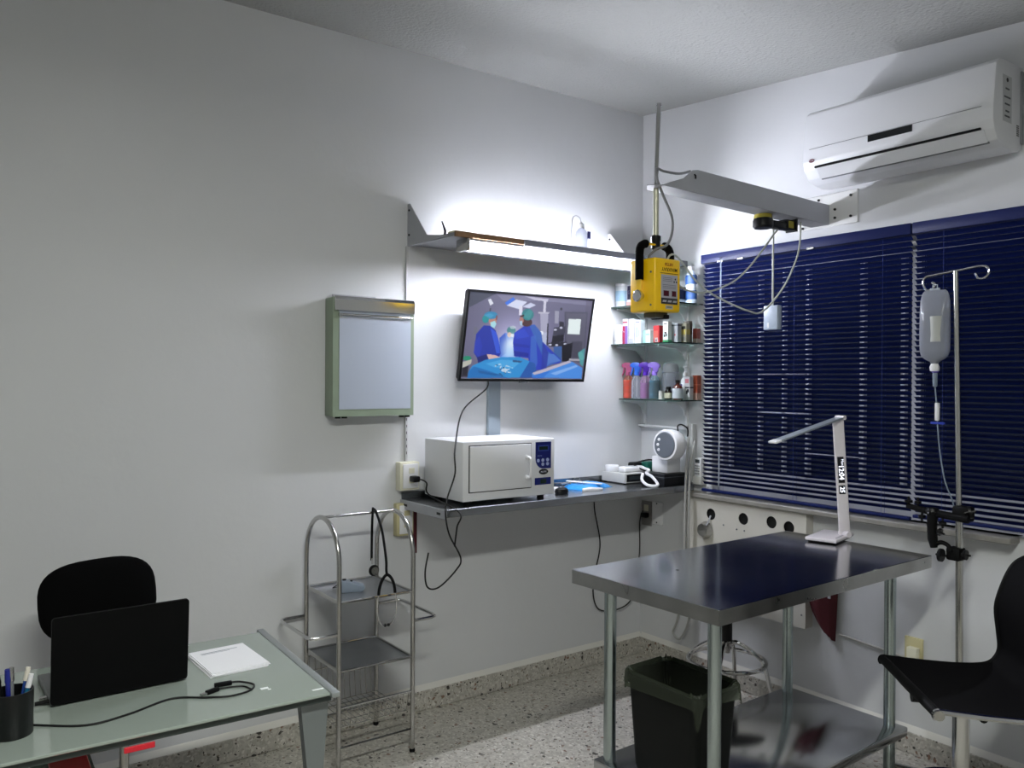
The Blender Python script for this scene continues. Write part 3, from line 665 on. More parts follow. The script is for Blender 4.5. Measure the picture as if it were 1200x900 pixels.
# ================================================================== CORNER GLASS SHELVES
def shelves():
    GL = glassy('shelf_glass', 'b9d8cf', .18); EDGE = mat('glass_edge', '16302a', .15, coat=.5)
    s = thing('bracket_rails', 'pair of white upright shelf rails holding the corner glass shelves', 'rail', (0, -.2, 1.27))
    for y in (-.035, -.335):
        part('upright', B().box(-.012, 0, y-.008, y+.008, 1.27, 2.02, .001, 1), WHITE, s)
        for z, d in ((1.892, .22), (1.692, .22), (1.402, .16)):
            MM = Matrix(((1, 0, 0, 0), (0, 0, 1, 0), (0, 1, 0, 0), (0, 0, 0, 1)))
            pts = [(-.012, z-.075), (-.012, z), (-d, z), (-d-.003, z-.003), (-d-.003, z-.008), (-d*.7, z-.014), (-d*.38, z-.022), (-d*.22, z-.045), (-.024, z-.075)]
            part('bracket', B().prism(pts, y-.004, y+.004, M=MM), WHITE, s)
    for z, d, lb in ((1.9, .24, 'top glass shelf in the corner, behind the yellow x-ray unit'), (1.7, .24, 'middle glass shelf in the corner, crowded with medicine cartons'), (1.41, .178, 'lowest glass shelf in the corner, holding the spray bottles')):
        g = thing('glass_shelf', lb, 'shelf', (0, -.22, z), group='corner glass shelves')
        part('pane', B().box(-d, -.013, -.445, -.006, z-.007, z), GL, g)
        part('edge', B().box(-d-.0012, -d, -.445, -.006, z-.007, z).box(-d, -.013, -.4462, -.445, z-.007, z), EDGE, g)
shelves()
def ink(c):
    k = .80; d = ''.join('%02x' % int(int(c[i:i+2], 16)*k) for i in (0, 2, 4))     # all ink colours darkened against overexposure under the lamps
    return mat('print_'+c, d, .5)
def carton(x0, x1, y0, y1, z, h, base, label, bands=(), group='medicine cartons on the corner shelves', side=None, words=()):
    """bands: (v0, v1, u0, u1, colour) on the face towards the room; u along -Y, v up"""
    o = thing('medicine_carton', label, 'carton', ((x0+x1)/2, (y0+y1)/2, z), group=group)
    part('carton_body', B().box(x0, x1, y0, y1, z, z+h, .001, 1), ink(base), o)
    w = y1-y0
    for v0, v1, u0, u1, c in bands:
        part('print', B().box(x0-.0006, x0, y1-u1*w, y1-u0*w, z+v0*h, z+v1*h), ink(c), o)
    for v0, v1, c in (side or ()):
        part('print', B().box(x0, x1, y0-.0006, y0, z+v0*h, z+v1*h), ink(c), o)
    for sz, u, v, t, c in words:
        text(t, sz, FX(x0-.0008, y1-u*w, z+v*h), ink(c), o)
    return o
def bottle(name, label, x, y, z, prof, m, cap=None, capm=None, lab=None, group='bottles on the corner shelves', sx=1., sy=1.):
    o = thing(name, label, 'bottle', (x, y, z), group=group)
    part('bottle_body', B().lathe(prof, (x, y, z), 20, sx=sx, sy=sy), m, o)
    if cap: part('cap', B().lathe(cap, (x, y, z), 16), capm, o)
    if lab:
        r, z0, z1, c = lab
        part('label', B().lathe([(r-.0005, z0), (r, z0), (r, z1), (r-.0005, z1)], (x, y, z), 20, sx=sx, sy=sy), ink(c), o)
    return o
def shelf_goods():
    # ---- top shelf
    z = 1.9
    o = bottle('storage_tub', 'translucent tub with pale blue label at the wall end of the top glass shelf', -.198, -.045, z, [(0, 0), (.033, 0), (.035, .004), (.036, .115)], glassy('milky_tub', 'dfe4e8', .45), [(.037, .112), (.038, .113), (.038, .124), (.0, .125)], glassy('milky_lid', 'e6e8ea', .6), (.0365, .03, .085, '8fb2c8'))
    carton(-.215, -.185, -.135, -.098, z, .112, 'dcdce4', 'dark blue and white carton beside the translucent tub on the top glass shelf', [(.3, .95, .15, .95, '1c2140'), (.55, .75, .3, .7, 'd8d8e6'), (.0, .2, 0, 1, 'd89a94')])
    carton(-.13, -.075, -.39, -.345, z, .085, '1d2452', 'navy blue carton beside the shampoo bottle on the top glass shelf', [(.05, .25, 0, 1, 'd9dcea'), (.9, 1, 0, 1, '0e1230')], side=[(.05, .25, 'd9dcea'), (.9, 1, '0e1230')])
    sh = thing('shampoo_bottle', 'tall pale bottle with blue label at the window end of the top glass shelf', 'bottle', (-.07, -.415, z), group='bottles on the corner shelves')
    pw = mat('pearl_plastic', 'c2cedd', .3)
    part('bottle_body', B().lathe([(0, 0), (.03, 0), (.034, .006), (.033, .05), (.030, .085), (.034, .12), (.033, .14), (.02, .162), (.014, .17)], (-.07, -.415, z), 24, sx=.62, sy=1), pw, sh)
    part('cap', B().lathe([(.016, .166), (.017, .168), (.016, .19), (0, .191)], (-.07, -.415, z), 16), WHITE, sh)
    part('label', B().lathe([(.0338, .02), (.0352, .02), (.034, .06), (.0322, .066)], (-.07, -.415, z), 24, sx=.62, sy=1), ink('2a5ea8'), sh)
    part('label', B().lathe([(.033, .098), (.0352, .11), (.035, .135), (.031, .145)], (-.07, -.415, z), 24, sx=.62, sy=1), ink('3c6cb4'), sh)
    part('label', B().lathe([(.0325, .066), (.0322, .07), (.0318, .08), (.031, .08)], (-.07, -.415, z), 24, sx=.62, sy=1), ink('dfe9f2'), sh)
    # ---- middle shelf
    z = 1.7
    bottle('pill_jar', 'white jar with screw lid at the wall end of the middle glass shelf', -.21, -.035, z, [(0, 0), (.024, 0), (.026, .004), (.026, .078), (.02, .086)], mat('milk_white', 'dcdfe2', .35), [(.024, .084), (.025, .085), (.025, .104), (0, .105)], WHITE, (.0265, .015, .07, 'eceef0'))
    carton(-.212, -.18, -.105, -.066, z, .134, 'eceaf0', 'tall white carton with crimson and purple stripes on the middle glass shelf', [(.0, .72, 0, .5, 'c22a5c'), (.0, .72, .5, .95, '8f6cc4'), (.84, .9, .05, .9, 'b83a5c')], words=((.012, .25, .5, 'Rx', 'f0d8e0'),))
    carton(-.212, -.18, -.150, -.111, z, .132, 'f0eff4', 'tall plain white carton between the crimson striped one and the blue figured one', [(.02, .22, .1, .9, 'c4c6cf'), (.3, .65, .04, .14, '8b8fb8')])
    carton(-.212, -.18, -.200, -.157, z, .124, 'e6edf4', 'white carton with pale blue line drawing beside the mint green carton', [(.25, .7, .25, .4, '8fb8d8'), (.3, .6, .55, .7, '9cc0dc'), (.88, .92, .1, .8, '7a7e9a')])
    carton(-.21, -.175, -.266, -.214, z, .068, 'e8f2ee', 'low mint green and white carton on the middle glass shelf', [(0, 1, 0, .4, 'a8d8cc'), (.6, .75, .45, .9, '9ccabf')])
    carton(-.21, -.165, -.328, -.288, z, .088, 'c42c34', 'red carton beside the mint green carton on the middle glass shelf', [(.25, .7, .1, .8, 'd86a5c'), (.05, .3, .3, .8, 'e8e4e8'), (.08, .2, .4, .7, '2a2a5c')])
    carton(-.20, -.172, -.380, -.345, z, .108, 'e4e6e2', 'white carton with green foot and dark animal figure on the middle glass shelf', [(.0, .12, 0, 1, '2c8a50'), (.26, .38, .2, .45, '1a1a1c'), (.28, .42, .55, .8, '1a1a1c'), (.42, .5, .3, .7, '26262a'), (.85, .9, .2, .8, '5a5c60')], side=[(.0, .12, '2c8a50')])
    carton(-.158, -.128, -.405, -.362, z, .098, 'b9bcc0', 'grey carton with a small red mark beside the green footed carton', [(.35, .45, .5, .7, 'b04a4a'), (.85, .93, 0, 1, '6a6c70')], side=[(.85, .93, '6a6c70')])
    carton(-.118, -.09, -.428, -.378, z, .098, 'a8a08c', 'beige carton with yellow panel behind the grey carton', [(.42, .68, .2, .9, 'c8b45a'), (.7, .85, .2, .9, '3a3430'), (.1, .3, .1, .9, '8e8c88')], side=[(.42, .68, 'c8b45a')])
    carton(-.082, -.055, -.412, -.376, z, .112, '7c7468', 'tall brown carton at the window end of the middle glass shelf', [(.4, .9, .1, .9, '4c3c30')], side=[(.4, .9, '4c3c30')])
    carton(-.052, -.022, -.438, -.412, z, .074, '9c4036', 'small brick red carton at the window end of the middle glass shelf', [(.0, .3, 0, 1, 'b8a89c')], side=[(.0, .3, 'b8a89c')])
    # ---- lowest shelf: spray bottles
    z = 1.41
    def spray(label, y, liquid, fill, head, body, x=-.138, hz=.195):
        o = thing('spray_bottle', label, 'bottle', (x, y, z), group='spray bottles on the lowest glass shelf')
        out = [(0, .001), (.026, .001), (.029, .004), (.029, .028), (.0275, .031), (.029, .034), (.029, .064), (.0275, .067), (.029, .07), (.0285, .095), (.022, .112), (.012, .124), (.011, .132)]
        part('bottle_body', B().lathe(out, (x, y, z), 24), glassy(body[0], body[1], body[2]), o)
        if liquid: part('liquid', B().lathe([(0, .003), (.027, .003), (.0272, fill), (0, fill)], (x, y, z), 20), mat('liquid_'+liquid, liquid, .25), o)
        hm = mat('spray_'+head, head, .4)
        part('collar', B().lathe([(.0125, .124), (.0145, .126), (.0145, .142), (.011, .144)], (x, y, z), 16), hm, o)
        H = Matrix.Translation((x, y, z)) @ Matrix.Rotation(math.radians(118), 4, 'Z')
        MM = H @ Matrix(((1, 0, 0, 0), (0, 0, 1, 0), (0, 1, 0, 0), (0, 0, 0, 1)))
        part('spray_head', B().prism([(-.018, .142), (.010, .142), (.012, .165), (.034, .170), (.036, .184), (.02, .194), (-.006, .196), (-.026, .184), (-.03, .168), (-.020, .16)], -.009, .009, M=MM, bev=.002), hm, o)
        part('trigger', B().prism([(.018, .168), (.026, .166), (.030, .145), (.036, .125), (.031, .124), (.022, .145)], -.005, .005, M=MM), hm, o)
        part('dip_tube', B().cyl((x, y, z+.01), (x, y, z+.13), .0018, seg=6), WHITE, o)
    spray('spray bottle of orange liquid with dusky pink head, nearest the television wall', -.036, 'f0561a', .10, 'b0567c', ('body_orange', 'f4c8b8', .08))
    spray('empty clear spray bottle with blue head between the orange and the pink ones', -.100, None, 0, '2a62c8', ('body_clear', 'eeeef6', .14))
    spray('pinkish mauve spray bottle with dark purple head beside the teal one', -.164, 'b98ec0', .085, '4a1f9a', ('body_mauve', 'e8d0ea', .12), hz=.2)
    spray('spray bottle of teal liquid with lilac head', -.230, '10718c', .098, '8f72d0', ('body_teal', 'd0e4ea', .08))
    for i, yb in enumerate((-.132,)):
        pass
    carton(-.15, -.125, -.292, -.27, z, .045, 'e6e8dc', 'tiny white carton beside the teal spray bottle', [])
    o = thing('storage_jar', 'large clear plastic jar with clear lid standing behind the small medicine bottles', 'jar', (-.062, -.27, z))
    part('jar_body', B().lathe([(0, .001), (.04, .001), (.043, .006), (.043, .13), (.04, .14)], (-.062, -.27, z), 28), glassy('clear_jar', 'e8eaee', .12), o)
    part('jar_lid', B().lathe([(.041, .14), (.044, .142), (.044, .165), (.036, .185), (.02, .194), (0, .195)], (-.062, -.27, z), 28), glassy('clear_lid', 'd8dade', .3), o)
    bottle('medicine_bottle', 'small dark medicine bottle with pale label beside the tiny white carton', -.14, -.33, z, [(0, 0), (.019, 0), (.021, .003), (.021, .04), (.012, .05), (.01, .054)], mat('amber_dark', '1c120c', .15), [(.012, .052), (.013, .053), (.013, .066), (0, .067)], BLACK, (.0214, .008, .034, 'd8d8b8'))
    bottle('pill_pot', 'small pot with dark purple cap behind the amber bottle', -.10, -.362, z, [(0, 0), (.015, 0), (.016, .003), (.016, .065)], mat('pot_dark', '2c2a48', .3), [(.018, .063), (.019, .064), (.019, .080), (0, .081)], mat('purple_cap', '3a2a8c', .4))
    bottle('syrup_bottle', 'amber glass bottle with white and teal label at the front of the lowest glass shelf', -.14, -.392, z, [(0, 0), (.025, 0), (.027, .003), (.027, .055), (.022, .07), (.01, .08), (.009, .09)], mat('amber_glass', '4a1c10', .1, coat=.5), [(.011, .086), (.012, .087), (.012, .10), (0, .101)], BLACK, (.0274, .008, .058, 'dce6ea'))
    bottle('pump_bottle', 'white pump dispenser behind the amber bottle', -.04, -.352, z, [(0, 0), (.02, 0), (.022, .004), (.022, .10), (.01, .118), (.009, .125)], WHITE, [(.012, .12), (.013, .122), (.012, .14), (.004, .142), (.004, .165), (.011, .166), (.011, .174), (0, .175)], WHITE)
    carton(-.088, -.06, -.426, -.392, z, .118, 'e2dfe2', 'white carton with red lettering and a dark cat figure on the lowest glass shelf', [(.72, .9, .1, .8, 'd87a84'), (.5, .56, .1, .9, '3a3a48'), (.25, .4, .3, .6, '1e1c22'), (.32, .46, .5, .85, '1e1c22')], side=[(.5, .56, '3a3a48')])
    carton(-.048, -.018, -.441, -.408, z, .125, 'a84a30', 'tall orange brown carton at the window end of the lowest glass shelf', [(0, .28, 0, 1, 'c8a090'), (.6, .64, .1, .9, 'd87a5c')], side=[(0, .28, 'c8a090'), (.6, .64, 'd87a5c')])
shelf_goods()

# ================================================================== AIR CONDITIONER
def aircon():
    a = thing('air_conditioner', 'white split air conditioner high on the window wall', 'air conditioner', (0, -1.55, 2.34))
    y0, y1 = -1.928, -1.17
    prof = [(0, 2.655), (-.15, 2.655), (-.19, 2.648), (-.21, 2.632), (-.232, 2.47), (-.232, 2.43), (-.222, 2.395), (-.196, 2.362), (-.15, 2.344), (-.09, 2.338), (-.03, 2.345), (0, 2.36)]
    MM = Matrix(((1, 0, 0, 0), (0, 0, 1, 0), (0, 1, 0, 0), (0, 0, 0, 1)))
    part('casing', B().prism(prof, y0, y1, M=MM, bev=.004), ACW, a, ang=28)
    part('back_plate', B().box(-.02, 0, y0-.006, y0+.01, 2.375, 2.64, .003), mat('aircon_grey', '8a8c90', .5), a)
    part('display_window', B().box(-.2335, -.226, -1.640, -1.462, 2.452, 2.478), mat('smoked_display', '15181b', .2), a, label='dark display strip')
    part('panel_seam', B().box(-.2328, -.228, y0+.04, y1-.03, 2.4795, 2.481), mat('seam_grey', '85878c', .6), a)
    # outlet slot with louvre
    part('outlet_slot', B().box(-.2335, -.20, -1.885, -1.226, 2.398, 2.406), BLACK, a)
    part('louvre', B().prism([(-.229, 2.397), (-.2245, 2.397), (-.192, 2.356), (-.198, 2.357)], -1.895, -1.232, M=MM), ACW, a, label='closed outlet louvre')
    part('louvre_gap', B().prism([(-.1985, 2.3595), (-.195, 2.3595), (-.192, 2.353), (-.1962, 2.353)], -1.90, -1.238, M=MM), GREYD, a)
    ov = part('badge', B().lathe([(.013, 0), (.013, .0015)], seg=20, M=FX(-.2325, -1.213, 2.431) @ Matrix.Scale(.6, 4, (0, 1, 0))), mat('badge_red', '6c1c2c', .4), a, label='small oval maker badge')
    text('YORK', .008, FX(-.2345, -1.213, 2.431), mat('ink_white', 'dfe3f0', .5), ov)
    Mside = Matrix(((0, -1, 0, -.115), (0, 0, -1, y0-.0002), (1, 0, 0, 2.52), (0, 0, 0, 1)))
    st = mat('sticker_ink', '4c4e52', .6)
    part('sticker', B().box(-.16, -.09, y0-.0004, y0, 2.435, 2.60), mat('sticker_clear', 'b8babd', .4), a)
    part('print', B().cyl((-.125, y0-.0004, 2.585), (-.125, y0-.001, 2.585), .008, seg=12), BLACK, a)
    for z, l in ((2.55, .03), (2.52, .05), (2.495, .04), (2.47, .03), (2.452, .04)):
        part('print', B().box(-.125-l/2, -.125+l/2, y0-.001, y0-.0004, z, z+.006), st, a)
    for k in range(6): part('vent_slit', B().box(-.05, -.03, y0-.001, y0, 2.40+k*.007, 2.403+k*.007), BLACK, a)
aircon()

# ================================================================== X-RAY ARM AND UNIT
def xray():
    a = thing('steel_wall_bracket', 'grey sheet steel arm reaching from the window wall to the x-ray unit', 'arm', (0, -1.12, 2.2))
    MM = Matrix(((1, 0, 0, 0), (0, 0, -1, 0), (0, 1, 0, 0), (0, 0, 0, 1)))
    web = [(-.006, 2.203), (-.006, 2.288), (-.85, 2.288), (-.885, 2.302), (-.91, 2.290), (-1.02, 2.236), (-1.04, 2.222)]
    part('web', B().prism([(-.006, 2.2), (-.006, 2.286), (-.87, 2.306), (-.90, 2.300), (-.95, 2.262), (-1.02, 2.238), (-1.06, 2.222)], 1.148, 1.151, M=MM), GREYP, a)
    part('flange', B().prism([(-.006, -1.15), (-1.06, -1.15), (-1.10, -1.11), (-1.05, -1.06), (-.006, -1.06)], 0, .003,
         M=Matrix(((1, 0, 0, 0), (0, 1, 0, 0), (-.0205, 0, 1, 2.199), (0, 0, 0, 1)))), mat('arm_shaded_grey', '8b8c8e', .5, noise=(9, .2)), a)  # same steel as the web; underside shade is put into a darker grey
    part('hook', B().tube([(-.89, -1.152, 2.285), (-.89, -1.158, 2.28), (-.89, -1.158, 2.268)], .003, 8), BLACK, a)
    p = part('wall_plate', B().box(-.006, 0, -1.286, -.955, 2.19, 2.335, .002, 1), mat('plate_white', 'd6d6d4', .45), a, label='white painted wall plate')
    for y, z in ((-1.255, 2.312), (-1.255, 2.222), (-1.18, 2.262), (-1.18, 2.225), (-1.02, 2.315), (-1.02, 2.2), (-1.1, 2.315)):
        part('bolt', B().cyl((-.012, y, z), (-.006, y, z), .0055, seg=10), BLACK, p)
    # clamped black and yellow tool under the arm
    t = thing('spring_balancer', 'black and yellow clamp tool hanging under the wall arm', 'tool', (-.36, -1.1, 2.2))
    yb = mat('dull_yellow', '8f8420', .5)
    part('drum', B().lathe([(0, 0), (.036, 0), (.042, .008), (.042, .03), (.038, .04), (0, .04)], (-.405, -1.1, 2.145), 24), BLACK, t)
    part('drum_band', B().lathe([(.0, .04), (.038, .04), (.036, .056), (0, .058)], (-.405, -1.1, 2.146), 24), yb, t, label='dull yellow band')
    part('neck', B().box(-.38, -.26, -1.122, -1.08, 2.153, 2.185, .008, 2), BLACK, t)
    part('clamp', B().box(-.275, -.215, -1.124, -1.080, 2.155, 2.197, .004), BLACK, t)
    part('clamp_sticker', B().box(-.262, -.228, -1.1255, -1.124, 2.162, 2.190, 0), yb, t, label='dull yellow sticker')
    part('clamp_plate', B().box(-.215, -.205, -1.13, -1.075, 2.15, 2.203, .001, 1), BLACK, t)
    # telescopic pole
    x, y = -1.042, -1.1
    u = thing('xray_unit', 'yellow portable x-ray unit hanging from a chrome pole', 'x-ray unit', (x, y, 1.755))
    part('upper_pole', B().cyl((x, y, 2.22), (x+.012, y, 2.535), .0085, seg=14).cyl((x+.012, y, 2.53), (x+.012, y, 2.538), .010, seg=14), CHROME, u, label='chrome upper pole')
    part('lower_pole', B().cyl((x, y, 2.02), (x, y, 2.225), .0105, seg=14), mat('pole_cream', 'b9b8a4', .3, .3), u, label='pale lower pole')
    part('pole_clamp', B().lathe([(.012, 0), (.017, .004), (.017, .03), (.019, .034), (.019, .05), (.012, .054)], (x, y, 1.992), 16), BLACK, u)
    x0, x1, y0, y1, z0, z1 = x-.070, x+.066, -1.164, -1.036, 1.757, 1.952
    t_ = .03
    part('housing', B().box(x0, x1, y0, y1, z0, z1, .008, 3), YEL, u)
    # yoke: pivots on both sides, crossbar under the clamp
    for sx in (-1, 1):
        X = x0-.014 if sx < 0 else x1+.012
        part('yoke_arm', B().box(X-.003, X+.003, -1.112, -1.088, 1.80, 1.90, .002, 1), YEL, u)
        part('pivot_knob', B().lathe([(0, .012), (.018, .012), (.022, .009), (.022, 0), (.0, 0)], seg=24, M=Matrix(((0, 0, sx, X+sx*.003), (0, 1, 0, -1.1), (1, 0, 0, 1.815), (0, 0, 0, 1)))), CHROME, u)
        part('pivot_washer', B().lathe([(0, 0), (.012, 0), (.012, .012), (0, .012)], seg=16, M=Matrix(((0, 0, sx, X+sx*.003-sx*.018), (0, 1, 0, -1.1), (1, 0, 0, 1.815), (0, 0, 0, 1)))), CHROMED, u)
        gx = X
        part('foam_grip', B().tube(spline([(gx, y, 1.875), (gx, y, 1.90), (gx, y, 1.97), (gx-sx*.006, y, 1.996), (gx-sx*.025, y, 2.008), (gx-sx*.034, y, 2.009)]), .0155, 14), FABRIC, u)
    part('crossbar', B().box(x0+.02, x1-.02, -1.112, -1.088, 2.005, 2.012, .002, 1), YEL, u)
    part('collimator', B().box(x-.03, x+.035, -1.13, -1.07, 1.738, 1.758, .003), mat('collimator', '5f5a4c', .35, .5), u)
    part('collimator_window', B().box(x+.012, x+.04, -1.134, -1.066, 1.734, 1.75, .003), BLACK, u)
    for z in (1.90, 1.78): part('screw', B().cyl((x0-.002, -1.145, z), (x0, -1.145, z), .004, seg=10), GREYD, u)
    # label on the front face, fitted upside down
    yf = y0-.0008; cxl = x+.004
    pl = part('control_label', B().box(x-.038, x+.048, y0-.0012, y0, 1.785, 1.892), mat('label_silver', 'a9a9b2', .4), u, label='silver control label, fitted upside down')
    dk = ink('2c2c34'); yf = y0-.0016
    part('print', B().box(x-.038, x+.048, yf, y0-.0012, 1.785, 1.807), ink('3c3c44'), pl)
    for k in range(3): part('print', B().prism([(x-.032+k*.027, 1.792), (x-.012+k*.027, 1.792), (x-.009+k*.027, 1.799), (x-.028+k*.027, 1.799)], 0, .0004, M=FY(0, yf, 0)), ink('e0e0e4'), pl)
    for xa, xb in ((-.026, .002), (.018, .040)):
        w_ = part('print', B().box(x+xa-.003, x+xb+.003, yf, y0-.0012, 1.812, 1.836), ink('c8c8d0'), pl)
        part('display', B().box(x+xa, x+xb, yf-.0004, yf, 1.814, 1.834), mat('red_display', '4a1020', .3), pl)
    for z in (1.842, 1.848, 1.854, 1.868, 1.874, 1.88): part('print', B().box(x-.030, x+.040 if z < 1.86 else x+.02, yf, y0-.0012, z, z+.002), ink('8c8c98'), pl)
    for dx, dz in ((0, .006), (-.006, -.004), (.006, -.004)): part('print', B().cyl((x+.036+dx, y0-.0012, 1.872+dz), (x+.036+dx, yf, 1.872+dz), .0035, seg=8), ink('1c1c20'), pl)
    F = Matrix.Rotation(PI, 4, 'Z')
    text('MINXRAY', .019, FY(x+.006, y0-.0006, 1.912) @ F, ink('2a2410'), u, bold=.0001)
    text('HF750', .016, FY(x+.002, y0-.0006, 1.931) @ F, ink('b83a14'), u, bold=.0003)
    part('separator', B().box(x-.042, x+.052, y0-.0008, y0, 1.896, 1.8985), ink('8c6c10'), u)
    sl = part('serial_label', B().box(x-.014, x+.024, y0-.0012, y0, 1.767, 1.781), ink('e0dcd0'), u)
    part('print', B().box(x-.008, x+.018, yf, y0-.0012, 1.772, 1.776), ink('8c8c84'), sl)
    # cables
    gc = mat('grey_cable', '77787a', .5); wc = mat('white_cable', 'b9bcb4', .5)
    simple('pole_cable', B().tube(spline([(-.90, -1.14, 2.298), (-.95, -1.13, 2.283), (-1.02, -1.12, 2.283), (-1.05, -1.11, 2.29), (-1.058, -1.12, 2.25), (-1.03, -1.125, 2.19), (-.985, -1.125, 2.12), (-.982, -1.125, 2.06), (-1.01, -1.125, 2.01), (-1.06, -1.12, 1.99), (-1.085, -1.11, 1.965), (-1.085, -1.10, 1.95)], 8), .005, 8), gc,
           'grey cable winding down the pole into the top of the yellow unit', 'cable')
    simple('trigger_cable', B().tube(spline([(-1.0, -1.12, 1.958), (-.985, -1.12, 1.975), (-.95, -1.11, 1.98), (-.9, -1.10, 1.96), (-.80, -1.08, 1.90), (-.66, -1.06, 1.85), (-.5, -1.10, 1.795), (-.4, -1.10, 1.80), (-.32, -1.14, 1.90), (-.26, -1.16, 2.02), (-.22, -1.15, 2.10), (-.20, -1.14, 2.19)], 10), .0038, 8), wc,
           'white cable sagging low from the yellow unit to the wall arm', 'cable')
    simple('trigger_cable', B().tube(spline([(-.975, -1.15, 1.865), (-.94, -1.13, 1.86), (-.86, -1.11, 1.85), (-.75, -1.1, 1.855), (-.6, -1.1, 1.905), (-.5, -1.1, 1.97), (-.40, -1.10, 2.06), (-.34, -1.1, 2.12), (-.30, -1.1, 2.155)], 10), .0038, 8), wc,
           'white cable rising from the yellow unit label side to the clamp tool', 'cable')
    s = thing('hanging_switch_box', 'pale grey switch box hanging on a cord in front of the blue blind', 'switch', (-.28, -1.06, 1.725))
    part('box', B().box(-.295, -.265, -1.095, -1.023, 1.728, 1.832, .004), mat('switch_blue_grey', 'aab6c6', .4), s)
    part('cord', B().cyl((-.28, -1.06, 1.83), (-.28, -1.06, 2.2), .0042, seg=8), wc, s)
    part('print', B().box(-.2958, -.295, -1.052, -1.044, 1.736, 1.758), WHITE, s)
xray()

# ================================================================== STEEL TABLE
def table():
    t = thing('steel_work_table', 'stainless steel work table with lower shelf in front of the window', 'table', (-.87, -1.445, 0), math.radians(1.2))
    W, D, T = 1.22, .61, .87
    e = .046
    part('table_top', B().box(-W/2, W/2, -D/2, D/2, T-.004, T, .0015, 1), STEEL, t, local=True)
    b = B()
    b.box(-W/2, W/2, -D/2, -D/2+.003, T-e, T-.001, .001, 1).box(-W/2, W/2, D/2-.003, D/2, T-e, T-.001, .001, 1)
    b.box(-W/2, -W/2+.003, -D/2, D/2, T-e, T-.001, .001, 1).box(W/2-.003, W/2, -D/2, D/2, T-e, T-.001, .001, 1)
    part('apron', b, STEELS, t, local=True)
    for x, y in ((-.515, -.215), (.505, -.205), (-.515, .218), (.505, .225)):
        l = part('leg', B().cyl((x, y, .03), (x, y, T-.005), .0205, seg=24), GALV, t, local=True)
        part('foot', B().lathe([(.012, 0), (.02, .002), (.02, .012), (.014, .03)], (x, y, 0), 16), RUBBER, l, local=True)
        part('collar', B().lathe([(.024, 0), (.026, .003), (.026, .03), (.022, .034)], (x, y, .195), 20), GALV, l, local=True)
    part('lower_shelf', B().box(-W/2+.06, W/2-.055, -D/2+.055, D/2-.045, .20, .235, .006, 2), STEEL, t, local=True)
    part('print', B().cyl((-.33, .09, T), (-.33, .09, T+.0006), .006, seg=12), BLACK, t, local=True)
table()

# ================================================================== DESK LAMP
def desk_lamp():
    T = .8705
    l = thing('desk_lamp', 'slim white folding desk lamp standing on the steel table', 'lamp', (-.285, -1.355, T))
    wm = mat('pearl_white', 'dcd6da', .25, coat=.3)
    Mb = Matrix.Translation((-.285, -1.345, T)) @ Matrix.Rotation(math.radians(14), 4, 'Z')
    part('base', B().box(-.115, .10, -.062, .062, .006, .02, .006, 3, M=Mb), wm, l)
    part('base_pad', B().box(-.10, .09, -.055, .055, 0, .007, .002, 1, M=Mb), BLACK, l)
    part('touch_strip', B().box(-.075, .01, -.05, -.044, .02, .0205, 0, M=Mb), GREYD, l)
    part('hinge', B().cyl((-.265, -1.415, T+.026), (-.245, -1.365, T+.026), .012, seg=16), wm, l)
    # column leans a little
    p0, p1 = Vector((-.255, -1.39, T+.02)), Vector((-.285, -1.375, 1.358))
    ax = (p1-p0).normalized(); wdir = Vector((.62, -.78, 0)); wdir = (wdir-ax*wdir.dot(ax)).normalized(); nd = wdir.cross(ax)
    Mc = Matrix((wdir, nd, ax)).transposed().to_4x4(); Mc.translation = p0; L = (p1-p0).length
    part('column', B().box(-.0215, .0215, -.006, .006, 0, L, .005, 3, M=Mc), wm, l)
    # nd points: make sure the face toward the room carries the display
    sgn = 1 if nd.dot(Vector((-3.28, -3.25, 1.5))-p0) > 0 else -1
    def face(cz_, h, w_=.024):
        q = (.006+.0004)*sgn
        return part('display', B().box(-w_/2, w_/2, min(q, q+.0006*sgn), max(q, q+.0006*sgn), cz_-h/2, cz_+h/2, 0, M=Mc), mat('lamp_display', '14141c', .2), l)
    face(L-.205, .105); face(L-.285, .034)
    glowm = mat('clock_digits', 'ffffff', .4, emit='e8ecff', es=.7)
    q = .0074*sgn
    def MT(z):   # text running down the column
        right = -ax; out = nd*sgn; up = out.cross(right)
        m = Matrix((right, up, out)).transposed().to_4x4(); m.translation = p0+nd*q+ax*z; return m
    text('12:04', .027, MT(L-.215), glowm, l, name='digits', bold=.0006)
    text('Mon', .014, MT(L-.175) @ Matrix.Translation((0, .006, 0)), glowm, l, name='digits')
    text('25', .024, MT(L-.285), glowm, l, name='digits', bold=.0005)
    # head
    a, e = Vector((-.275, -1.38, 1.362)), Vector((-.607, -1.30, 1.270))
    hx = (e-a).normalized(); hy = Vector((0, 0, 1)).cross(hx).normalized(); hz = hx.cross(hy)
    Mh = Matrix((hx, hy, hz)).transposed().to_4x4(); Mh.translation = a
    HL = (e-a).length
    part('head', B().box(-.012, HL, -.0225, .0225, -.004, .004, .0035, 3, M=Mh), mat('head_silver', 'a4acb6', .3, .4), l)
    part('led_panel', B().box(.06, HL-.01, -.016, .016, -.0052, -.004, 0, M=Mh), mat('led_diffuser', 'e8e8e8', .5), l)
    part('head_tip', B().box(HL-.03, HL+.001, -.0228, .0228, -.0046, .0046, .003, 2, M=Mh), WHITE, l)
    part('elbow', B().cyl(a+hy*.0225, a-hy*.0225, .009, seg=16), wm, l)
desk_lamp()

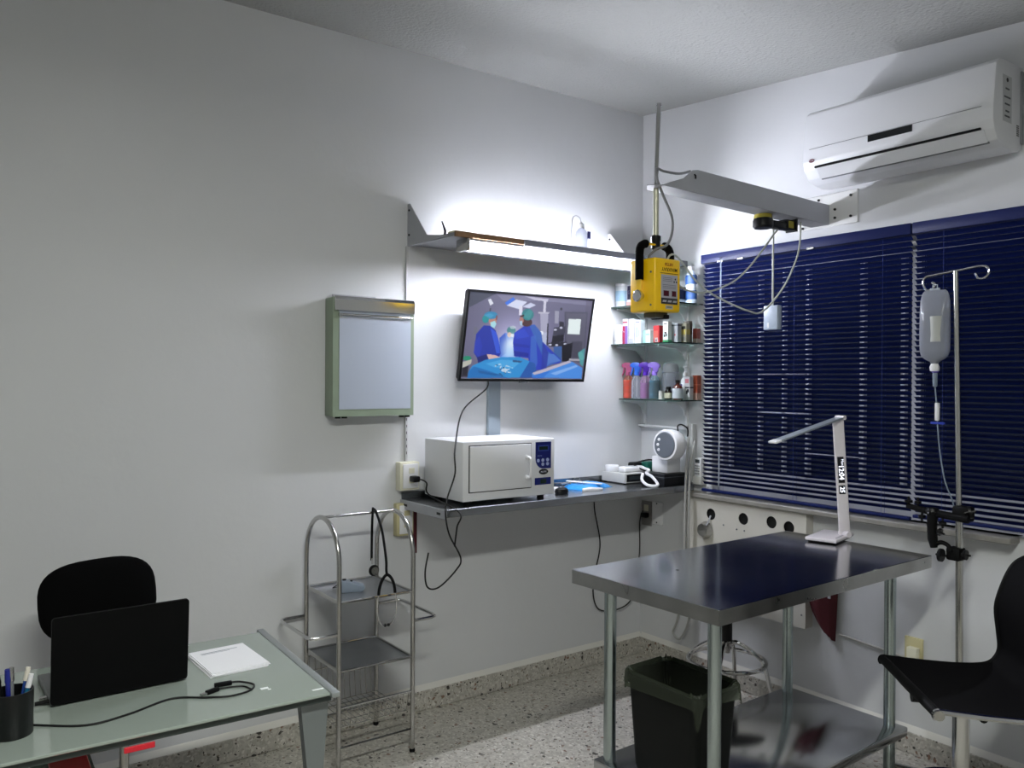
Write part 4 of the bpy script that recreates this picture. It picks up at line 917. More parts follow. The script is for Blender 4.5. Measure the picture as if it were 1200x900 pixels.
# ================================================================== BIN
def bin_():
    zb, x0, x1, y0, y1 = .2355, -1.385, -1.185, -1.61, -1.305
    o = thing('waste_bin', 'black waste bin with a crumpled plastic liner on the table shelf', 'bin', (-1.285, -1.455, zb))
    cx, cy = (x0+x1)/2, (y0+y1)/2; W, D, H = x1-x0, y1-y0, .315
    def ring(s, z, r=.03): return [Vector((cx+p[0], cy+p[1], z)) for p in rpoly(W*s, D*s, r*s, 5)]
    levels = [(.82, zb), (.86, zb+.02), (.985, zb+H-.03), (1.03, zb+H-.03), (1.03, zb+H), (.985, zb+H), (.96, zb+H-.03), (.80, zb+.02)]
    b = B(); t = bmesh.new(); R = [[t.verts.new(p) for p in ring(s, z)] for s, z in levels]; n = len(R[0])
    for A, C in zip(R, R[1:]):
        for k in range(n): t.faces.new((A[k], A[(k+1) % n], C[(k+1) % n], C[k]))
    t.faces.new(R[0][::-1]); t.faces.new(R[-1]); bmesh.ops.recalc_face_normals(t, faces=t.faces); b._merge(t)
    part('bin_body', b, mat('bin_black', '060908', .5, spec=.25), o)
    rnd = random.Random(5); t = bmesh.new(); n = 72; rows = []
    def per(u, s):
        P = rpoly(W*s, D*s, .03, 17); return P[int(u*len(P)) % len(P)]
    hang = [-.016-.03*abs(math.sin(k*.23+.5))-.05*max(0, math.sin(k*.13+2.2))**6 for k in range(n)]
    for (s, dz, am) in ((1.085, 'h', .008), (1.075, -.012, .007), (1.065, .004, .006), (1.03, .014, .007), (.96, .002, .012), (.86, -.045, .05), (.80, -.09, .07), (.70, -.17, .04)):
        row = []
        for k in range(n):
            p = per(k/n, s); z = zb+H+(hang[k] if dz == 'h' else dz)+rnd.uniform(-am, am)*.6
            wv = 1+am*1.2*math.sin(k*1.9)+rnd.uniform(-am, am)*.5
            row.append(t.verts.new((cx+p[0]*wv, cy+p[1]*wv, z)))
        rows.append(row)
    for A, C in zip(rows, rows[1:]):
        for k in range(n): t.faces.new((A[k], A[(k+1) % n], C[(k+1) % n], C[k]))
    t.faces.new(rows[-1])
    b = B(); b._merge(t); part('liner', b, glassy('liner_film', '8a9382', .08, .18), o, ang=80, label='translucent greenish plastic liner')
    e = Vector((x0+.012, cy+.02, zb+.035))
    part('emblem', B().tube([(e.x+0.003, e.y+.02*math.cos(a), e.z+.02*math.sin(a)) for a in np.linspace(0, 2*PI, 20)[:-1]], .0018, 6, closed=True), mat('emblem_grey', '4c5250', .4), o)
bin_()

# ================================================================== STOOL BEHIND THE TABLE
def stool():
    cx, cy = -.31, -.85
    s = thing('lab_stool', 'round stool with chrome foot ring standing behind the steel table', 'stool', (cx, cy, 0))
    part('seat', B().lathe([(0, 0), (.15, 0), (.17, .01), (.175, .03), (.165, .055), (.12, .065), (0, .066)], (cx, cy, .52), 32), FABRIC, s)
    part('post', B().cyl((cx, cy, .34), (cx, cy, .52), .024, seg=20), BLACK, s)
    part('post_tip', B().cyl((cx, cy, .285), (cx, cy, .342), .016, .02, seg=16), CHROMED, s)
    part('foot_ring', B().tube([(cx+.17*math.cos(a), cy+.17*math.sin(a), .25) for a in np.linspace(0, 2*PI, 41)[:-1]], .0095, 10, closed=True), CHROME, s)
    for k in range(4):
        a = math.radians(28+90*k); c, q = math.cos(a), math.sin(a)
        l = part('leg', B().tube(spline([(cx+.012*c, cy+.012*q, .325), (cx+.05*c, cy+.05*q, .335), (cx+.13*c, cy+.13*q, .29), (cx+.168*c, cy+.168*q, .235), (cx+.22*c, cy+.22*q, .012)], 6), .0095, 10), CHROME, s)
        part('foot', B().lathe([(.014, 0), (.015, .003), (.012, .02)], (cx+.221*c, cy+.221*q, 0), 14), RUBBER, l)
stool()

# ================================================================== BAR CHAIR
def chair():
    b = Vector((.694, -.72, 0)); e = Vector((-.682, -.732, 0)).normalized(); F1 = Vector((-.696, -1.802, 0)); z = Vector((0, 0, 1))
    W = .444
    o = thing('mesh_chair', 'black mesh swivel chair with chrome column in front of the drip stand', 'chair', (-.74, -2.075, 0))
    prof = [(-.004, .586), (-.008, .596), (-.002, .605), (.02, .604), (.12, .597), (.22, .594), (.29, .598), (.325, .608), (.345, .63), (.354, .66), (.350, .71), (.343, .785), (.355, .84), (.378, .90), (.402, .935), (.44, .955), (.455, .95)]
    pr = spline([(p[0], 0, p[1]) for p in prof], 4)
    P = []
    for q in pr:
        row = []
        for j in range(9):
            v = j/8; sag = .012*(1-(2*v-1)**2)
            # sag toward the underside / back
            p = F1+b*(q.x+(sag if q.z > .63 else 0))+e*(W*v)+z*(q.z-(sag if q.z <= .63 else 0)); row.append(p)
        P.append(row)
    part('seat_sling', B().grid(P, thick=.005), mat('mesh_black', '09080b', .8, noise=(500, .5), spec=.12), o, ang=60)
    for v, nm in ((-.004, 0), (W+.004, 1)):
        part('side_frame', B().tube([F1+e*v+b*q.x+z*(q.z-.006) for q in pr], .0085, 8), CHROME if nm else RUBBER, o)
    part('front_roll', B().cyl(F1+z*.592-e*.01, F1+e*(W+.01)+z*.592, .014, seg=16), RUBBER, o)
    c = F1+e*(W+.012)+z*.592
    part('end_cap', B().cyl(c, c+e*.006, .0145, seg=16), CHROMED, o)
    ctr = Vector((-.742, -2.072, 0))
    part('under_frame', B().tube([ctr-b*.14+z*.555, ctr+b*.12+z*.555], .016, 10).tube([ctr-e*.15+z*.558, ctr+e*.15+z*.558], .012, 10), BLACK, o)
    part('lever', B().tube(spline([ctr+z*.565+e*.02, ctr+b*.12+e*.14+z*.562, ctr+b*.16+e*.16+z*.56]), .006, 8), BLACK, o)
    part('column', B().cyl(ctr+z*.03, ctr+z*.30, .03, seg=24).cyl(ctr+z*.30, ctr+z*.545, .024, seg=24), CHROME, o)
    part('base_plate', B().lathe([(0, 0), (.21, 0), (.215, .006), (.20, .014), (.05, .03), (.032, .05), (0, .05)], ctr, 40), CHROME, o)
    part('foot_rest', B().tube([ctr+z*.28+Vector((.14*math.cos(a), .14*math.sin(a), 0)) for a in np.linspace(0, 2*PI, 33)[:-1]], .009, 8, closed=True).tube([ctr+z*.28, ctr+z*.28-b*.14], .008, 8), CHROME, o)
chair()

# ================================================================== IV STAND
def iv():
    X, Y = -.25, -1.828
    o = thing('drip_stand', 'tall metal drip stand with two-hook top bar in front of the blinds', 'stand', (X, Y, 0))
    part('lower_pole', B().cyl((X, Y-.012, .06), (X, Y-.004, 1.02), .0125, seg=18), CHROMED, o)
    part('upper_pole', B().cyl((X, Y-.004, 1.0), (X, Y+.014, 1.905), .0095, seg=16), CHROMED, o)
    pts = [(X, Y+.10, 1.872), (X, Y+.088, 1.862), (X, Y+.098, 1.848), (X, Y+.12, 1.845), (X, Y+.132, 1.868), (X, Y+.125, 1.892), (X, Y+.09, 1.898), (X, Y+.014, 1.905), (X, Y-.055, 1.913), (X, Y-.088, 1.910), (X, Y-.098, 1.89), (X, Y-.085, 1.872), (X, Y-.062, 1.872), (X, Y-.052, 1.89)]
    part('hook_bar', B().tube(spline(pts, 6), .0042, 8), CHROME, o)
    for k in range(5):
        a = 2*PI*k/5+.4
        l = part('base_leg', B().tube([(X, Y-.012, .075), (X+.09*math.cos(a), Y-.012+.09*math.sin(a), .07), (X+.225*math.cos(a), Y-.012+.225*math.sin(a), .055)], .011, 10), CHROMED, o)
        cx, cy = X+.225*math.cos(a), Y-.012+.225*math.sin(a)
        part('caster', B().cyl((cx-.01, cy, .024), (cx+.01, cy, .024), .024, seg=16), RUBBER, l)
    # drip bag
    bx, by = X-.004, Y+.086
    g = thing('drip_bag', 'full drip bag with white label hanging on the stand hook', 'bag', (bx, by, 1.58))
    def sec(z, w, d): return [Vector((bx+d*math.cos(a), by+w*math.sin(a)*(abs(math.sin(a))**-.35 if abs(math.sin(a)) > .05 else 1), z)) for a in np.linspace(0, 2*PI, 33)[:-1]]
    t = bmesh.new()
    L = [(1.573, .012, .010), (1.580, .016, .014), (1.588, .032, .018), (1.60, .047, .024), (1.62, .053, .029), (1.68, .054, .031), (1.76, .054, .028), (1.80, .053, .02), (1.822, .050, .012), (1.835, .045, .006), (1.842, .038, .003)]
    R = [[t.verts.new(p) for p in sec(z, w, d)] for z, w, d in L]
    for A, C in zip(R, R[1:]):
        for k in range(32): t.faces.new((A[k], A[(k+1) % 32], C[(k+1) % 32], C[k]))
    t.faces.new(R[0][::-1]); t.faces.new(R[-1]); bmesh.ops.recalc_face_normals(t, faces=t.faces)
    b = B(); b._merge(t); part('bag_body', b, glassy('bag_plastic', 'd2d6e2', .30, .15), g)
    t = bmesh.new()
    R = [[t.verts.new(p) for p in sec(z, w*.93, d*.9)] for z, w, d in [(1.576, .012, .010), (1.592, .032, .018), (1.62, .053, .029), (1.70, .054, .031), (1.775, .054, .026)]]
    for A, C in zip(R, R[1:]):
        for k in range(32): t.faces.new((A[k], A[(k+1) % 32], C[(k+1) % 32], C[k]))
    t.faces.new(R[0][::-1]); t.faces.new(R[-1]); bmesh.ops.recalc_face_normals(t, faces=t.faces)
    b = B(); b._merge(t); part('fluid', b, glassy('bag_fluid', 'bcc4d4', .22, .1), g)
    P = [[Vector((bx-.0335*math.cos(a)-.0, by-.019-.054*.62*math.sin(a)+.006, zz)) for zz in (1.652, 1.70, 1.745)] for a in np.linspace(-.85, .85, 8)]
    part('label', B().grid(P, thick=.0006), ink('d9dbd6'), g, label='blank white label')
    part('hanger', B().tube([(bx, by+.008, 1.84), (bx, by+.008, 1.862), (bx, by-.008, 1.862), (bx, by-.008, 1.84)], .0025, 8).box(bx-.002, bx+.002, by-.018, by+.018, 1.83, 1.85, .001), glassy('clear_hanger', 'd8e0ea', .5), g)
    part('port', B().lathe([(.013, 0), (.016, .002), (.017, .016), (.012, .028)], (bx, by, 1.545), 18), WHITE, g)
    s = thing('drip_line', 'clear drip line with white roller clamp below the drip bag', 'tube', (bx, by, 1.5))
    clp = glassy('clear_line', 'aebccc', .45)
    part('drip_chamber', B().lathe([(.003, 0), (.008, .004), (.0085, .05), (.006, .055), (.006, .062)], (bx, by-.002, 1.487), 14), clp, s)
    part('spike', B().lathe([(.009, 0), (.012, .002), (.012, .006), (.006, .008)], (bx, by-.002, 1.54), 14), mat('spike_blue', '6a5ab0', .4), s)
    part('tubing', B().tube(spline([(bx, by-.002, 1.49), (bx, by-.006, 1.45), (bx, by-.010, 1.40), (bx, by-.014, 1.33), (bx, by-.022, 1.25), (bx, by-.04, 1.15), (bx+.01, by-.062, 1.08), (bx+.01, by-.07, 1.045)], 6), .0026, 8), clp, s)
    part('roller_clamp', B().box(bx-.007, bx+.007, by-.018, by-.004, 1.365, 1.43, .003), WHITE, s)
    part('slide_clip', B().box(bx-.004, bx+.004, by-.038, by+.012, 1.352, 1.360, .001), mat('clip_blue', '2a3fae', .4), s)
    # black articulated holder clamped to the pole
    k = thing('articulated_holder', 'black articulated clamp holder fixed across the drip stand pole', 'clamp', (X, Y, .95))
    x = X-.03
    part('cross_arm', B().tube([(x, Y+.17, 1.045), (x, Y+.10, 1.035), (x, Y+.06, 1.032)], [.010, .013, .012], 10).tube([(x, Y+.06, 1.03), (x, Y-.05, 1.022)], .014, 10), RUBBER, k)
    part('lower_arm', B().tube([(x, Y+.075, 1.035), (x, Y+.078, .985), (x, Y+.075, .935), (x, Y+.07, .905)], [.02, .017, .017, .012], 12), RUBBER, k)
    part('knuckle', B().lathe([(0, 0), (.02, .002), (.024, .012), (.02, .024), (0, .026)], (x, Y+.077, 1.025), 18), BLACK, k)
    part('link', B().tube(spline([(x, Y+.07, .915), (x, Y+.045, .928), (x, Y+.02, .92), (x, Y+.012, .90)]), .008, 8), RUBBER, k)
    part('pole_grip', B().box(X-.03, X+.02, Y-.02, Y+.03, .868, .915, .008, 2), RUBBER, k)
    part('pole_grip', B().box(X-.028, X+.024, Y-.05, Y+.012, 1.01, 1.065, .01, 2), RUBBER, k)
    for (cx, cy, cz_, r, ax) in ((x, Y+.045, .882, .024, (0, 1, 0)), (x+.01, Y-.035, .895, .018, (0, 1, 0)), (x, Y+.165, 1.062, .014, (0, 0, 1)), (x, Y+.13, 1.062, .012, (0, 0, 1)), (x, Y+.115, 1.012, .013, (0, 0, 1)), (x, Y+.04, .998, .013, (0, 0, 1)), (x, Y+.05, .965, .014, (0, 1, .4)), (x, Y-.055, 1.05, .022, (.5, -1, .3))):
        A = Vector(ax).normalized(); c = Vector((cx, cy, cz_))
        kb = part('knob', B().cyl(c-A*.005, c+A*.005, r, seg=12), BLACK, k)
        part('knob_stem', B().cyl(c-A*.018, c+A*.018, .004, seg=8), BLACK, kb)
iv()

# ================================================================== WHITE BOARD WITH HOLES, MAROON BAG, SWITCHES (window wall)
def window_wall():
    o = thing('holed_panel', 'off-white box panel with a row of round holes below the window', 'panel', (0, -.75, .40))
    x, y0, y1, z0, z1 = -.055, -1.075, -.387, .405, .916
    t = bmesh.new()
    outer = [(y0, z0), (y1, z0), (y1, z1), (y0, z1)]
    def loop(pts):
        vs = [t.verts.new((x, p[0], p[1])) for p in pts]
        for i in range(len(vs)): t.edges.new((vs[i], vs[(i+1) % len(vs)]))
    loop(outer)
    holes = ((-.54, .842), (-.737, .846), (-.896, .852), (-.99, .842))
    R = .0285
    for hy, hz in holes: loop([(hy+R*math.cos(a), hz+R*math.sin(a)) for a in np.linspace(0, 2*PI, 25)[:-1]])
    bmesh.ops.triangle_fill(t, edges=t.edges[:], use_beauty=True)
    for f in list(t.faces):
        c = f.calc_center_median()
        if any((c.y-hy)**2+(c.z-hz)**2 < R*R*.95 for hy, hz in holes): t.faces.remove(f)
    bmesh.ops.solidify(t, geom=t.faces[:], thickness=.004)
    b = B(); b._merge(t); part('front_board', b, PANELW, o)
    part('side_board', B().box(x, 0, y0-.004, y0, z0, z1).box(x, 0, y1, y1+.004, z0, z1).box(x, 0, y0, y1, z0-.004, z0), PANELW, o)
    part('hole_shade', B().box(-.042, -.04, y0, y1, z0, z1), mat('hole_shade', '080808', .9), o)  # black sheet added behind the holes to paint the shade inside
    for y, z in ((-.745, .79), (-.70, .79), (-1.06, .46), (-.62, .80)): part('screw', B().cyl((x-.003, y, z), (x+.001, y, z), .004, seg=8), GREYD, o)
    s = thing('steel_cup', 'small steel cup hanging from the first hole of the panel', 'cup', (-.075, -.52, .76))
    part('cup', B().lathe([(0, .03), (.028, .026), (.040, .0), (.042, .0), (.031, .03), (0, .036)], seg=22, M=Matrix(((0, 0, -1, -.062), (-1, 0, 0, -.515), (0, 1, 0, .762), (0, 0, 0, 1)))), CHROMED, s)
    part('strap', B().tube(spline([(-.056, -.54, .835), (-.075, -.538, .80), (-.085, -.53, .78)]), .004, 8), GREYP, s)
    g = thing('maroon_bag', 'dark maroon cloth bag hanging beside the holed panel', 'bag', (-.03, -1.16, .38))
    P = []
    for i in range(12):
        u = i/11; row = []
        for j in range(10):
            v = j/9
            z = .70-.33*v; sh = 1-.55*max(0, v-.55)/.45*(1-u)
            y = -1.075-.15*u*(1-.15*v)-.10*(max(0, v-.5)/.5)**1.6*(1-u)*1.0
            xx = -.02-.045*math.sin(PI*u)*(.5+.5*math.sin(PI*min(1, v*1.1)))-.004*math.sin(14*u+3*v)
            row.append((xx, y, z-.02*(1-u)*0+.045*(1-u)*(v > .9)))
        P.append(row)
    part('bag_body', B().grid(P, thick=.006), MAROON, g, ang=60)
    part('tag', B().box(-.063, -.058, -1.205, -1.193, .565, .59), GREYP, g)
    part('hanging_strap', B().box(-.012, -.004, -1.16, -1.14, .68, .80, .002, 1), MAROON, g)
    simple('wall_conduit', B().tube(spline([(-.008, -1.215, .405), (-.008, -1.36, .395), (-.008, -1.51, .385)]), .005, 8), mat('conduit_grey', 'b0aea8', .6), 'thin pale conduit running low along the window wall', 'pipe')
    w = thing('wall_switch', 'beige wall socket low beside the chair', 'socket', (0, -1.545, .36))
    part('back_plate', B().box(-.012, 0, -1.582, -1.508, .355, .475, .003), BEIGE, w)
    part('cover', B().box(-.04, -.012, -1.572, -1.53, .345, .44, .004), CREAM, w)
    c = thing('corner_socket', 'grey wall socket with a black plug in the corner under the counter', 'socket', (0, -.05, .71))
    part('plate', B().box(-.006, 0, -.085, -.012, .71, .845, .002), mat('plate_grey', '8d8b88', .3, .5), c)
    part('outlet', B().box(-.010, -.006, -.065, -.032, .79, .825, .003), CREAM, c)
    part('plug', B().box(-.035, -.006, -.07, -.03, .755, .782, .005), BLACK, c)
    d = thing('blank_cover', 'white blank cover plate beside the corner socket', 'cover', (0, -.13, .725))
    part('plate', B().box(-.01, 0, -.168, -.095, .726, .848, .003), WHITE, d)
    for z in (.738, .84): part('screw', B().cyl((-.012, -.13, z), (-.01, -.13, z), .004, seg=8), BLACK, d)
window_wall()

# ================================================================== TROLLEY
def trolley():
    xl, xr, yf, yb = -1.958, -1.637, -.345, -.025
    o = thing('chrome_trolley', 'narrow chrome trolley with arched ends standing beside the desk', 'trolley', ((xl+xr)/2, -.185, 0))
    ym, ry = (yf+yb)/2, (yf-yb)/2
    for x in (xl, xr):
        pts = [(x, yf, .012)]+[(x, yf, z) for z in (.3, .6)]+[(x, ym+ry*math.cos(a), .79+.165*math.sin(a)) for a in np.linspace(0, PI, 17)]+[(x, yb, z) for z in (.6, .3)]+[(x, yb, .012)]
        f = part('arched_frame', B().tube(pts, .0095, 12), CHROMED, o)
        for y in (yf, yb): part('foot', B().lathe([(.010, 0), (.012, .002), (.011, .014)], (x, y, 0), 12), RUBBER, f)
    part('top_bar', B().cyl((xl, ym, .955), (xr, ym, .955), .006, seg=12), CHROME, o)
    for z, nm in ((.655, 'upper'), (.392, 'lower')):
        s = part('shelf', B().box(xl+.008, xr-.008, yf+.004, yb-.004, z-.012, z-.009), mat('trolley_shelf', 'a2a5a9', .3, .8, noise=(8, .15)), o)
        for yy in (yf, yb): part('shelf_bar', B().cyl((xl, yy, z-.006), (xr, yy, z-.006), .0055, seg=10), CHROME, s)
        for xx in (xl, xr-.008): part('shelf_side', B().box(xx, xx+.008, yf, yb, z-.014, z-.002), CHROMED, s)
    # wire basket
    bk = part('wire_basket', B().cyl((xl, yf, .247), (xr, yf, .247), .005, seg=10), CHROME, o)
    part('wire', B().cyl((xl, yb, .36), (xr, yb, .36), .004, seg=8), CHROME, bk)
    yb2, zb = yb-.03, .16
    for i in range(13):
        x = xl+.012+(xr-xl-.024)*i/12
        part('wire', B().tube([(x, yf+.006, .246), (x, yf+.03, zb), (x, yb2, zb), (x, yb-.004, .36)], .0018, 6), CHROMED, bk)
    for y, z in ((yf+.03, zb), (-.26, zb), (-.18, zb), (-.10, zb), (yb2, zb), (yb-.012, .30)):
        part('wire', B().cyl((xl+.01, y, z), (xr-.01, y, z), .0022, seg=6), CHROMED, bk)
    part('front_bar', B().cyl((xl, yf, .094), (xr, yf, .094), .0045, seg=8), CHROME, o)
    part('back_bar', B().cyl((xl, yb, .094), (xr, yb, .094), .0045, seg=8), CHROME, o)
    # side handles
    for x, sx in ((xl, -1), (xr, 1)):
        z = .53
        pts = [(x, yf, z), (x+sx*.085, yf, z), (x+sx*.108, yf+.012, z), (x+sx*.115, yf+.04, z), (x+sx*.115, yb-.04, z), (x+sx*.108, yb-.012, z), (x+sx*.085, yb, z), (x, yb, z)]
        part('side_handle', B().tube(pts, .0065, 10), CHROME, o)
    # stethoscope
    s = thing('stethoscope', 'black stethoscope hanging over the top bar of the chrome trolley', 'stethoscope', (-1.72, ym, .96))
    part('tubing', B().tube(spline([(-1.757, ym-.03, .765), (-1.757, ym-.03, .80), (-1.752, ym-.022, .90), (-1.742, ym-.008, .965), (-1.736, ym, .970), (-1.733, ym-.02, .958), (-1.742, ym-.09, .895), (-1.764, ym-.168, .80), (-1.768, -.364, .755), (-1.766, -.366, .735)], 6), .0052, 10), RUBBER, s)
    part('yoke', B().tube(spline([(-1.802, -.366, .662), (-1.798, -.366, .69), (-1.786, -.366, .72), (-1.766, -.366, .737), (-1.746, -.366, .72), (-1.734, -.366, .69), (-1.730, -.366, .662)], 6), .006, 10), RUBBER, s)
    part('ear_tube', B().tube(spline([(-1.802, -.366, .665), (-1.806, -.366, .62), (-1.803, -.366, .575), (-1.792, -.366, .548), (-1.776, -.366, .54)], 6), .003, 8), CHROME, s)
    part('ear_tube', B().tube(spline([(-1.730, -.366, .665), (-1.724, -.366, .62), (-1.727, -.366, .575), (-1.741, -.366, .548), (-1.757, -.366, .54)], 6), .003, 8), CHROME, s)
    for x in (-1.774, -1.759): part('ear_tip', B().lathe([(0, -.007), (.005, -.004), (.0065, 0), (.005, .004), (0, .007)], (x, -.368, .54), 12), BLACK, s)
    part('chest_piece', B().lathe([(0, 0), (.020, 0), (.0225, .003), (.0225, .008), (.012, .014), (0, .015)], seg=26, M=FY(-1.757, ym-.045, .728)), RUBBER, s)
    part('diaphragm', B().lathe([(0, 0), (.0165, 0), (.0165, .002), (0, .002)], seg=24, M=FY(-1.757, ym-.0595, .728)), CHROMED, s)
    part('stem', B().cyl((-1.757, ym-.036, .75), (-1.757, ym-.03, .785), .004, seg=8), CHROME, s)
    # small glucometer-like device on the upper shelf
    d = thing('handheld_device', 'small blue-grey handheld device lying on the upper trolley shelf', 'device', (-1.84, -.19, .646))
    dm = mat('device_blue', '8793a2', .4)
    M = Matrix.Translation((-1.835, -.19, .646)) @ Matrix.Rotation(-.35, 4, 'Z')
    part('device_body', B().prism([(-.045, .006), (-.04, .0), (.04, .0), (.052, .010), (.052, .022), (-.02, .046), (-.045, .046)], -.026, .026, M=M @ Matrix(((1, 0, 0, 0), (0, 0, -1, 0), (0, 1, 0, 0), (0, 0, 0, 1))), bev=.003), dm, d)
    part('dial', B().cyl(M @ Vector((-.028, 0, .046)), M @ Vector((-.028, 0, .051)), .008, seg=12), BLACK, d)
    part('button', B().cyl(M @ Vector((.0, 0, .040)), M @ Vector((.001, 0, .044)), .005, seg=10), BLACK, d)
    part('lead', B().tube(spline([M @ Vector((-.04, .02, .03)), M @ Vector((-.07, .04, .008)), M @ Vector((-.05, .06, .004)), M @ Vector((.0, .05, .004)), M @ Vector((.04, .04, .004))]), .002, 6), CABLE, d)
trolley()

# ================================================================== DESK
DZ = .70
def desk():
    rz = math.radians(-2.3)
    o = thing('glass_desk', 'desk with frosted greenish glass top and grey metal frame', 'desk', (-2.391, -1.287, 0), rz)
    part('glass_top', B().box(-1.3, -.018, 0, .604, DZ-.008, DZ, .002, 1), GLASSD, o, local=True)
    fm = mat('desk_grey', '7d8384', .4, .4)
    part('side_rail', B().box(-.018, .004, -.012, .63, DZ-.012, DZ+.002, .003), mat('rail_silver', 'a0a5a6', .35, .5), o, local=True)
    part('front_rail', B().box(-1.3, -.01, .012, .03, DZ-.026, DZ-.009, .002, 1), mat('rail_dark', '3c4442', .4, .3), o, local=True)
    part('back_rail', B().box(-1.3, -.01, .57, .59, DZ-.03, DZ-.009, .002, 1), fm, o, local=True)
    for y0, y1 in ((.035, .075),):
        pts = [(-.085, DZ-.012), (-.008, DZ-.012), (-.022, .50), (-.040, .0), (-.075, .0), (-.066, .50)]
        part('leg', B().prism(pts, y0, y0+.03, M=Matrix(((1, 0, 0, 0), (0, 0, 1, 0), (0, 1, 0, 0), (0, 0, 0, 1)))), fm, o, local=True)
    for y in (.03, .52):
        part('leg', B().box(-1.22, -1.17, y, y+.03, 0, DZ-.012, .003, 1), fm, o, local=True)
    part('floor_runner', B().box(-.078, -.038, .035, .56, 0, .03, .004, 1), fm, o, local=True)
    part('brace_wire', B().cyl((-.01, .04, DZ-.02), (-.04, .16, .35), .0015, seg=6), CHROMED, o, local=True)
    part('keyboard_tray', B().box(-.67, -.545, .01, .35, DZ-.108, DZ-.10, .002, 1), glassy('tray_glass', 'b8c4c0', .2), o, local=True)
    ps = mat('sticker_white', 'eef2f2', .6)
    for x, y, w_, h_ in ((-.16, .115, .02, .012), (-.145, .105, .008, .006), (-.052, .035, .03, .008), (-.25, .585, .016, .008)):
        part('paper_scrap', B().box(x, x+w_, y, y+h_, DZ, DZ+.0006), ps, o, local=True)
    # red folder below the glass stands in for a red glow of unknown source
    M = Matrix.Translation((-2.391, -1.287, 0)) @ Matrix.Rotation(rz, 4, 'Z')
    b = B().box(-.635, -.555, .006, .20, DZ-.098, DZ-.088, .002, 1, M=M)
    rm = mat('red_glow_colour', 'd02030', .3)
    simple('red_glow_piece', b, rm, 'invented red folder lying below the front edge of the glass desk', 'piece')
    simple('red_glow_strip', B().box(-.50, -.435, .006, .011, DZ-.040, DZ-.027, .001, 1, M=M), rm, 'short invented red strip tucked under the desk front rail', 'sliver')  # second made-up piece, the red glow given as plain colour
    # laptop
    l = thing('laptop', 'open black laptop on the glass desk, seen from behind its lid', 'laptop', (-2.842, -.99, DZ), math.radians(.8))
    w2 = .16; lm = mat('laptop_black', '030304', .6, spec=.15)
    part('base', B().box(-w2, w2, .006, .225, .003, .018, .003, 2), mat('laptop_base', '6a6c6c', .4, .4), l, local=True)
    Ml = Matrix.Translation((0, 0, .004)) @ Matrix.Rotation(math.radians(-7), 4, 'X').inverted().inverted()
    Ml = Matrix.Translation((0, .006, .006)) @ Matrix.Rotation(math.radians(4), 4, 'X')
    part('lid', B().prism(rpoly(w2*2, .215, .008, 4, 0, .1075), -.004, .004, M=Ml @ Matrix(((1, 0, 0, 0), (0, 0, -1, 0), (0, 1, 0, 0), (0, 0, 0, 1)))), lm, l, local=True)
    part('screen', B().box(-w2+.008, w2-.008, .0041, .0047, .012, .205, 0, M=Ml), mat('dark_screen', '05070c', .1), l, local=True)
    part('hinge', B().cyl((-.12, .008, .014), (.12, .008, .014), .006, seg=10), BLACK, l, local=True)
    part('usb_dongle', B().box(-w2-.018, -w2, .05, .064, .006, .013, .001, 1), CHROMED, l, local=True)
    part('power_jack', B().tube([(-w2-.03, .03, .009), (-w2, .03, .009)], .005, 8), RUBBER, l, local=True)
    # notepad
    p = thing('paper_stack', 'small stack of white paper sheets beside the laptop', 'paper', (-2.549, -.898, DZ), math.radians(3))
    for k in range(5):
        a = random.uniform(-.03, .03)
        part('sheet', B().box(-.079, .079, -.105, .105, 0, .0016, 0, M=Matrix.Translation((random.uniform(-.004, .004), random.uniform(-.004, .004), .0018*k)) @ Matrix.Rotation(a, 4, 'Z')), PAPER, p, local=True)
    part('print', B().box(-.05, .055, .075, .078, .0090, .0093).box(-.05, .03, .067, .0685, .0090, .0093), ink('9aa6b8'), p, local=True)
    # USB cable
    c = thing('usb_cable', 'black cable with plug ends lying in a curve on the glass desk', 'cable', (-2.75, -1.12, DZ))
    z = DZ+.003
    part('cord', B().tube(spline([(-3.05, -1.08, z), (-2.951, -1.152, z), (-2.859, -1.142, z), (-2.752, -1.101, z), (-2.68, -1.142, z), (-2.627, -1.168, z), (-2.575, -1.16, z), (-2.552, -1.125, z), (-2.575, -1.09, z+.002), (-2.60, -1.082, z+.003)]), .0026, 8), CABLE, c)
    part('cord', B().tube(spline([(-2.66, -1.105, z), (-2.62, -1.105, z), (-2.58, -1.12, z), (-2.568, -1.15, z)]), .0022, 8), CABLE, c)
    part('plug', B().box(-.022, .022, -.006, .006, -.002, .008, .002, M=Matrix.Translation((-2.618, -1.083, z)) @ Matrix.Rotation(-.1, 4, 'Z')), RUBBER, c)
    part('plug', B().box(-.018, .018, -.006, .006, -.002, .008, .002, M=Matrix.Translation((-2.655, -1.115, z)) @ Matrix.Rotation(.35, 4, 'Z')), RUBBER, c)
    part('metal_tip', B().box(-.008, .008, -.0045, .0045, 0, .005, 0, M=Matrix.Translation((-2.679, -1.124, z)) @ Matrix.Rotation(.35, 4, 'Z')), CHROMED, c)
    # pen cup
    px, py = -3.092, -1.105
    u = thing('pen_cup', 'black mesh pen cup at the near edge of the glass desk', 'cup', (px, py, DZ))
    part('cup', B().lathe([(0, 0), (.040, 0), (.042, .003), (.043, .10), (.0405, .10), (.039, .006), (0, .006)], (px, py, DZ), 28), mat('cup_black', '080a0c', .4), u)
